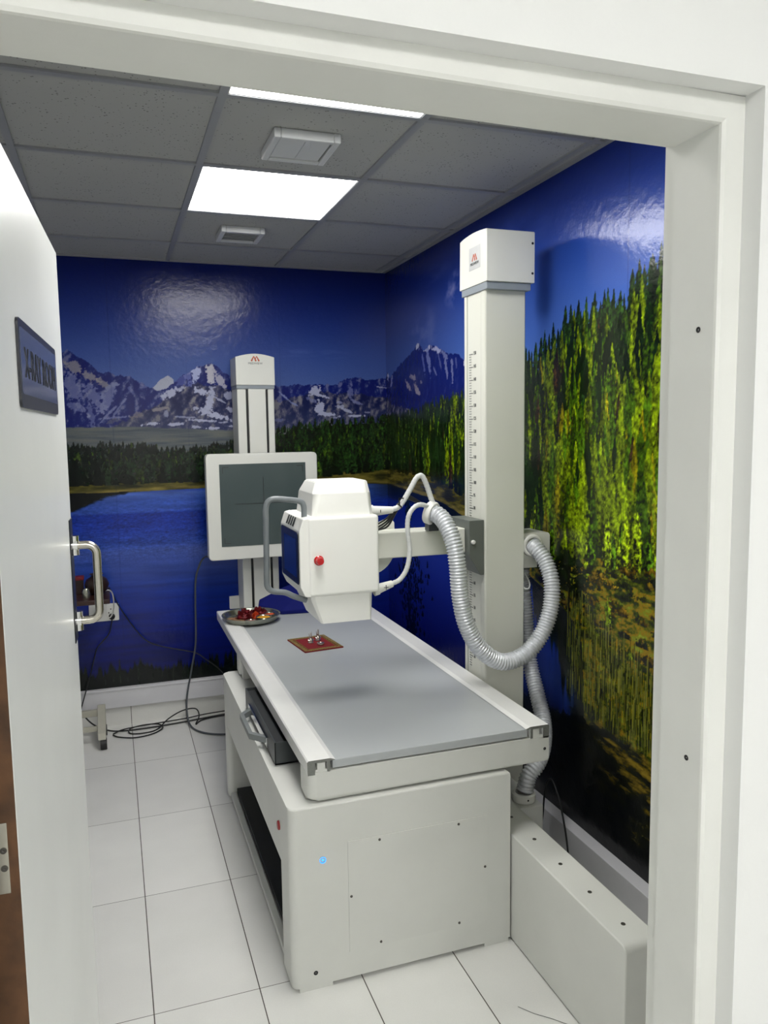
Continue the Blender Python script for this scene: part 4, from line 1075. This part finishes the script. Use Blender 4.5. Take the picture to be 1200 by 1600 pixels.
bm = NB(); pw = rrect(.775, 1.232, .606, .572, .022, 6); prism(bm, pw, 'y', 4.22, 4.29, bev=.005, seg=3); dp = obj('detector_housing', bm, M['white'], WS, smooth=True)
bm = NB(); box(bm, .541, 1.011, 4.2172, 4.2212, 1.019, 1.463, bev=.001); dg_ = obj('image_plate', bm, M['screen'], dp, label='dark grey glossy image plate')
zf, e = 4.2165, .0034
bm = NB()
for (a, b_, c, d) in ((.775-e/2, .775+e/2, 1.13, 1.39), (.62, .93, 1.247-e/2, 1.247+e/2)): box(bm, a, b_, zf, zf+.0008, c, d)
obj('centre_cross', bm, M['line'], dg_)
for sx in (-1, 1):
    for sz in (-1, 1):
        cx = .776+sx*.218; cz = 1.241+sz*.205; bm = NB()
        box(bm, min(cx, cx-sx*.032), max(cx, cx-sx*.032), zf, zf+.0008, cz-e/2, cz+e/2); box(bm, cx-e/2, cx+e/2, zf, zf+.0008, min(cz, cz-sz*.032), max(cz, cz-sz*.032))
        obj('corner_mark', bm, M['line'], dg_)

# ------------------------------------------------------------------ things on the table
bm = NB(); ZT = .6840; zr = .692
# blue positioning wedge
CU = NB()
zt0 = .6847
for x, y, za, zb in ((.700, 4.06, zt0, .722), (.800, 3.950, zt0+.0, .704), (.99, 3.925, zt0, .712), (1.07, 4.118, zt0, .86), (.86, 4.118, zt0, .80), (.715, 4.118, zt0, .738)):
    xo = x if x > .6 else x
    CU.verts.new((x, y, max(za, .6925) if x < .58 else za)); CU.verts.new((x, y, zb))
bmesh.ops.convex_hull(CU, input=CU.verts)
bmesh.ops.bevel(CU, geom=list(CU.edges), offset=.004, segments=2, profile=.5, affect='EDGES')
tag(obj('positioning_wedge', CU, M['cushion'], smooth=True), 'dark blue foam positioning wedge at the far end of the table', 'cushion')
# steel plate with offerings
PC = Vector((.630, 3.875, .6925))
bm = NB(); lathe(bm, [(0, 0), (.118, 0), (.128, .003), (.140, .024), (.146, .027), (.146, .029), (.139, .027), (.126, .0055), (.117, .003), (0, .003)], PC, n=56)
plate = tag(obj('steel_plate', bm, M['thali'], smooth=True), 'round shallow steel plate of ritual offerings on the far left of the table', 'plate')
def bowl(x, y, r, h, m, label, name='small_bowl'):
    t = thing(name, label, 'bowl', (PC.x+x, PC.y+y, PC.z+.0032))
    bm = NB(); lathe(bm, [(0, 0), (r*.6, 0), (r*.85, h*.4), (r, h), (r*.96, h), (r*.8, h*.45), (0, h*.2)], LOC[t.name], n=28); obj('bowl_body', bm, M['thali'], t, smooth=True)
    bm = NB(); lathe(bm, [(r*.9, h*.72), (r*.6, h*.9), (r*.3, h*1.02), (0, h*1.05)], LOC[t.name], n=28); obj('powder', bm, m, t, smooth=True)
bowl(.052, -.062, .040, .022, M['turmeric'], 'small bowl of yellow turmeric on the steel plate')
bowl(.094, .004, .030, .018, M['orange'], 'small bowl of orange marigold petals at the right of the steel plate')
bowl(-.015, -.092, .030, .014, M['kumkum'], 'small bowl of red powder at the front of the steel plate')
def flower(x, y, r, h, m, label, seed):
    rr = random.Random(seed); bm = NB(); c = Vector((PC.x+x, PC.y+y, PC.z+.0032))
    for k in range(70):
        a = rr.random()*2*PI; e = rr.random()**.6; el = PI/2*(1-e)
        d = Vector((math.cos(a)*math.cos(el), math.sin(a)*math.cos(el), math.sin(el)))
        p = c+Vector((d.x*r*.8, d.y*r*.8, .003+d.z*h*.85))
        s = r*rr.uniform(.22, .34); t1_ = d.cross(Vector((0, 0, 1.01))).normalized()*s; t2_ = (d*.6+Vector((0, 0, .5))).normalized()*s
        q = [p-t1_, p-t2_*.3, p+t1_, p+t2_*1.1]
        q = [Vector((v.x, v.y, max(v.z, c.z+.0003))) for v in q]
        q2 = [v+d*.0012 for v in q]
        A = [bm.verts.new(v) for v in q]; B_ = [bm.verts.new(v) for v in q2]
        bm.faces.new(A); bm.faces.new(B_[::-1])
        for i in range(4): bm.faces.new((A[i], A[(i+1) % 4], B_[(i+1) % 4], B_[i]))
    lathe(bm, [(r*.75, 0), (r*.8, h*.3), (r*.5, h*.8), (0, h*.9)], c, n=20)
    tag(obj('flower', bm, m), label, 'flower')
flower(-.035, .0, .044, .050, M['petal'], 'tall dark red flower head in the middle of the steel plate', 1)
flower(.045, .050, .050, .034, M['petal'], 'flat crimson flower head at the back of the steel plate', 2)
flower(.022, -.012, .022, .034, M['orange'], 'small orange-red flower between the crimson flowers and the turmeric bowl', 3)
bm = NB(); rr = random.Random(5)
for k in range(260):
    a = rr.uniform(0, 2*PI); d_ = rr.random()**.5
    p = Vector((PC.x-.082+.040*d_*math.cos(a), PC.y-.02+.055*d_*math.sin(a), PC.z+.0035))
    h = rr.uniform(.003, .009); s = rr.uniform(.002, .0045)
    box(bm, p.x-s, p.x+s, p.y-s, p.y+s, p.z, p.z+h)
tag(obj('scattered_grains', bm, M['grain']), 'loose brown grains and petals at the left of the steel plate', 'grains', kind='stuff')
# mat with two small figures
mc = Vector((.824, 3.338, ZT)); ang = math.radians(7)
def mt(x, y, z): return Vector((mc.x+x*math.cos(ang)-y*math.sin(ang), mc.y+x*math.sin(ang)+y*math.cos(ang), mc.z+z))
mth = thing('ritual_mat', 'small red mat with gold embroidered border lying on the grey tabletop', 'mat', mc)
bm = NB(); b2 = NB(); box(b2, -.090, .090, -.115, .115, .0002, .006, bev=.001)
for v in b2.verts: v.co = mt(*v.co)
obj('mat_body', b2, M['matred'], mth)
b2 = NB()
for a in ((-.088, .088, -.113, -.098), (-.088, .088, .098, .113), (-.088, -.073, -.099, .099), (.073, .088, -.099, .099)): box(b2, *a, .0055, .0070, bev=.0006)
rr = random.Random(3)
for k in range(64):
    for s in (-1, 1):
        y = -.088+.176*(k % 32)/31
        if k < 32: box(b2, s*.067-.004, s*.067+.004, y-.0014, y+.0014, .0058, .0068)
        else:
            x = -.062+.124*(k % 32)/31; box(b2, x-.0014, x+.0014, s*.092-.004, s*.092+.004, .0058, .0068)
for v in b2.verts: v.co = mt(*v.co)
obj('gold_border', b2, M['matgold'], mth)
def figure(x, y, label, hh):
    c = mt(x, y, .0062); t = thing('figurine', label, 'figurine', c, None)
    bm = NB(); lathe(bm, [(0, 0), (.013, 0), (.0135, .003), (.010, .005), (.009, .008), (.0125, .012), (.010, .018), (.006, .022), (.0045, .025), (0, .026)], c, n=20)
    for s in (-1, 1): tube(bm, [c+Vector((s*.007, 0, .020)), c+Vector((s*.013, -.002, .016)), c+Vector((s*.008, -.007, .013))], .0022, n=8, step=.003)
    obj('figure_body', bm, M['silver'], t, smooth=True)
    bm = NB(); lathe(bm, [(0, .023), (.0035, .024), (.0052, .029), (.0045, .033), (.0035, .036), (.0028, hh), (0, hh+.004)], c, n=16); obj('figure_head', bm, M['silver'], t, smooth=True)
    bm = NB(); 
    for s in (-1, 1): cyl(bm, c+Vector((s*.004, .006, .022)), c+Vector((s*.006, .007, .046+.004*s)), .0022, .0010, n=8)
    obj('back_crest', bm, M['silver'], t, smooth=True)
figure(-.018, .004, 'tiny silver figurine at the left on the red mat', .044)
figure(.026, .028, 'tiny silver figurine at the right on the red mat', .048)
c = mt(.010, -.045, .0062); bm = NB(); lathe(bm, [(0, 0), (.014, 0), (.017, .004), (.0165, .010), (.010, .012), (.008, .009), (0, .010)], c, n=24); tag(obj('oil_lamp', bm, M['silver'], smooth=True), 'tiny round silver lamp in front of the figurines on the red mat', 'lamp')

# ------------------------------------------------------------------ back left corner: trolley, sockets, cords
TR = thing('side_trolley', 'small wheeled trolley with brown board top, half hidden behind the open door', 'trolley', (-.30, 4.25, 0))
bm = NB(); box(bm, -.56, -.038, 4.08, 4.42, .788, .812, bev=.004); obj('trolley_top', bm, M['brownwood'], TR)
bm = NB(); box(bm, -.325, -.275, 4.36, 4.40, .12, .788, bev=.002); obj('trolley_posts', bm, M['cream'], TR)
def footbar(x):
    bm = NB(); prism(bm, [(4.42, .055), (4.42, .165), (4.385, .175), (4.19, .085), (4.175, .055)], 'x', x-.020, x+.020, bev=.003); return obj('foot', bm, M['cream'], TR)
footbar(-.112); footbar(-.48)
bm = NB(); box(bm, -.462, -.13, 4.36, 4.385, .12, .155, bev=.002); box(bm, -.462, -.13, 4.27, 4.29, .070, .095, bev=.002); obj('cross_bar', bm, M['cream'], TR)
for x in (-.105, -.48):
    for y in (4.20, 4.40):
        bm = NB(); cyl(bm, (x-.016, y-.008, .029), (x+.016, y-.008, .029), .029, n=24); cyl(bm, (x, y, .04), (x, y, .058), .012, n=12); box(bm, x-.016, x+.016, y-.014, y+.014, .036, .052, bev=.002); obj('castor', bm, M['black'], TR)
bm = NB(); c = Vector((-.099, 4.24, .812))
lathe(bm, [(0, 0), (.028, 0), (.052, .022), (.060, .050), (.050, .078), (.028, .092), (.024, .098), (.034, .106), (.031, .106), (.018, .094), (0, .09)], c, n=36)
tag(obj('clay_pot', bm, M['clay'], smooth=True), 'round dark clay pot on the trolley behind the door handle', 'pot')
bm = NB(); c = Vector((-.150, 4.16, .812)); lathe(bm, [(0, 0), (.018, 0), (.020, .03), (.014, .045), (.008, .05), (0, .05)], c, n=20); tag(obj('small_jar', bm, M['thali'], smooth=True), 'small pale metal jar left of the clay pot on the trolley', 'jar')
BT = thing('box', 'small dark box with red lid left of the clay pot on the trolley', 'box', (-.19, 4.30, .8125))
bm = NB(); box(bm, -.215, -.163, 4.26, 4.31, .8125, .885, bev=.003); obj('box_body', bm, M['clay'], BT)
bm = NB(); box(bm, -.217, -.161, 4.258, 4.312, .885, .903, bev=.003); obj('lid', bm, M['petal'], BT)
SO = thing('wall_socket', 'white double socket plate on the blue lake of the back wall', 'socket', (-.075, YB, .60))
bm = NB(); prism(bm, rrect(-.076, .650, .156, .096, .006), 'y', YB-.014, YB-.0005, bev=.002); sb = obj('socket_plate', bm, M['socket'], SO)
for x in (-.115, -.040):
    bm = NB()
    for a, b_ in ((0, .016), (-.011, -.004), (.011, -.004)): cyl(bm, (x+a, YB-.0138, .652+b_), (x+a, YB-.0148, .652+b_), .0035, n=10)
    obj('socket_outlet', bm, M['black'], sb)
bm = NB(); lathe(bm, [(0, 0), (.017, 0), (.016, .012), (.009, .018), (0, .019)], (-.036, YB-.0148, .626), axis=(0, -1, 0), n=20); tag(obj('black_plug', bm, M['black'], smooth=True), 'black plug in the right outlet of the double socket', 'plug')
bm = NB(); prism(bm, rrect(.650, .646, .075, .075, .004), 'y', YB-.012, YB-.0005, bev=.0015); sw = tag(obj('wall_switch_plate', bm, M['socket']), 'small pale square wall plate beside the foot of the detector stand', 'wall plate')
conduit('power_cord', [(-.036, YB-.035, .618), (-.040, 4.49, .59), (-.056, 4.49, .535), (-.092, 4.49, .495), (-.122, 4.49, .46), (-.140, 4.49, .399), (-.16, 4.48, .328), (-.20, 4.45, .20), (-.25, 4.40, .06), (-.30, 4.36, .008)], .0032, 'thin black cord dropping from the socket plug along the back wall', 'cable')
conduit('power_cord', [(-.10, 4.30, .816), (-.060, 4.33, .816), (-.036, 4.36, .806), (-.01, 4.46, .72), (.02, 4.495, .655), (.064, 4.50, .577), (.128, 4.50, .487), (.195, 4.50, .443), (.299, 4.50, .409), (.405, 4.50, .376), (.464, 4.495, .331), (.55, 4.48, .25), (.62, 4.42, .12), (.66, 4.33, .02), (.68, 4.28, .006)], .0032, 'long black cord sagging diagonally across the blue back wall', 'cable')
conduit('white_cord', [(-.075, 4.27, .816), (-.045, 4.29, .818), (-.026, 4.33, .790), (-.022, 4.40, .72), (-.028, 4.47, .665), (-.045, 4.485, .628), (-.060, 4.48, .640), (-.062, 4.47, .70), (-.062, 4.44, .75), (-.062, 4.43, .786)], .0035, 'short white cord looping in front of the double socket', 'socket')
conduit('detector_cable', [(.50, 4.30, .955), (.467, 4.42, .937), (.440, 4.46, .88), (.420, 4.47, .80), (.414, 4.475, .66), (.408, 4.475, .45), (.380, 4.47, .30), (.345, 4.44, .15), (.338, 4.40, .06), (.350, 4.33, .010), (.40, 4.22, .007), (.50, 4.15, .007), (.62, 4.14, .007)], .0052, 'dark grey cable hanging from the lower left corner of the image plate', 'greycable')
conduit('floor_cable', [(-.32, 4.47, .30), (-.24, 4.46, .16), (-.17, 4.44, .06), (-.08, 4.42, .012), (.02, 4.40, .006), (.16, 4.40, .006), (.33, 4.42, .006), (.50, 4.45, .006), (.66, 4.47, .006)], .0042, 'black cable coming down from the left corner and running along the back skirting', 'cable')
conduit('floor_cable', [(-.06, 4.36, .0055), (-.03, 4.32, .0055), (.05, 4.28, .0055), (.14, 4.30, .0055), (.20, 4.36, .008), (.18, 4.41, .016), (.10, 4.43, .014), (.03, 4.40, .013), (.03, 4.35, .0055), (.10, 4.33, .0055), (.17, 4.36, .0055), (.24, 4.44, .03), (.32, 4.47, .055), (.39, 4.46, .06), (.405, 4.42, .03), (.38, 4.36, .0055), (.42, 4.41, .0065), (.52, 4.44, .0055), (.66, 4.43, .0055)], .0036, 'black cable coiled in loops on the floor tiles by the trolley castor', 'cable')
conduit('floor_cable', [(-.06, 4.375, .0055), (.0, 4.40, .0155), (.15, 4.425, .0155), (.33, 4.445, .0155), (.45, 4.475, .0155), (.62, 4.49, .0155), (.7, 4.5, .0155)], .0036, 'black cable lying on top of the other floor cables along the back skirting', 'cable')
conduit('ground_wire', [(1.50, 2.56, .006), (1.50, 2.54, .05), (1.50, 2.51, .15), (1.50, 2.497, .25), (1.50, 2.478, .305), (1.50, 2.455, .322), (1.50, 2.43, .315), (1.50, 2.39, .265), (1.50, 2.35, .17), (1.49, 2.31, .08), (1.47, 2.27, .02), (1.44, 2.22, .006)], .0036, 'thin black wire arching up between the track and the right wall', 'cable')
conduit('loose_wire', [(1.475, 2.69, 1.030), (1.468, 2.62, 1.028), (1.472, 2.585, 1.026), (1.49, 2.60, 1.034), (1.506, 2.64, 1.05), (1.504, 2.69, 1.088)], .0028, 'thin clear wire poking out below the rear box of the column', 'conduit')

# ------------------------------------------------------------------ camera, world, view
cam = bpy.data.cameras.new('camera'); co = bpy.data.objects.new('camera', cam); COL.objects.link(co); scn.camera = co
yaw, pitch, roll, fpx, hc_ = .3345, -.1053, -.0137, 1222.0, 1.6369
cy_, sy_ = math.cos(yaw), math.sin(yaw)
fwd = Vector((sy_*math.cos(pitch), cy_*math.cos(pitch), math.sin(pitch)))
rt = Vector((cy_, -sy_, 0)); up = rt.cross(fwd)
rt2 = rt*math.cos(roll)+up*math.sin(roll); up2 = up*math.cos(roll)-rt*math.sin(roll)
co.matrix_world = Matrix(((rt2.x, up2.x, -fwd.x, 0), (rt2.y, up2.y, -fwd.y, 0), (rt2.z, up2.z, -fwd.z, hc_), (0, 0, 0, 1)))
cam.sensor_fit = 'HORIZONTAL'; cam.sensor_width = 36; cam.lens = 36*fpx/1200; cam.clip_start = .02
w = bpy.data.worlds.new('world'); scn.world = w; w.use_nodes = True
w.node_tree.nodes['Background'].inputs[0].default_value = (.8, .85, 1, 1); w.node_tree.nodes['Background'].inputs[1].default_value = .05
vs = scn.view_settings; vs.view_transform = 'Standard'; vs.look = 'None'; vs.exposure = 0.72; vs.gamma = 1; vs.use_curve_mapping = False
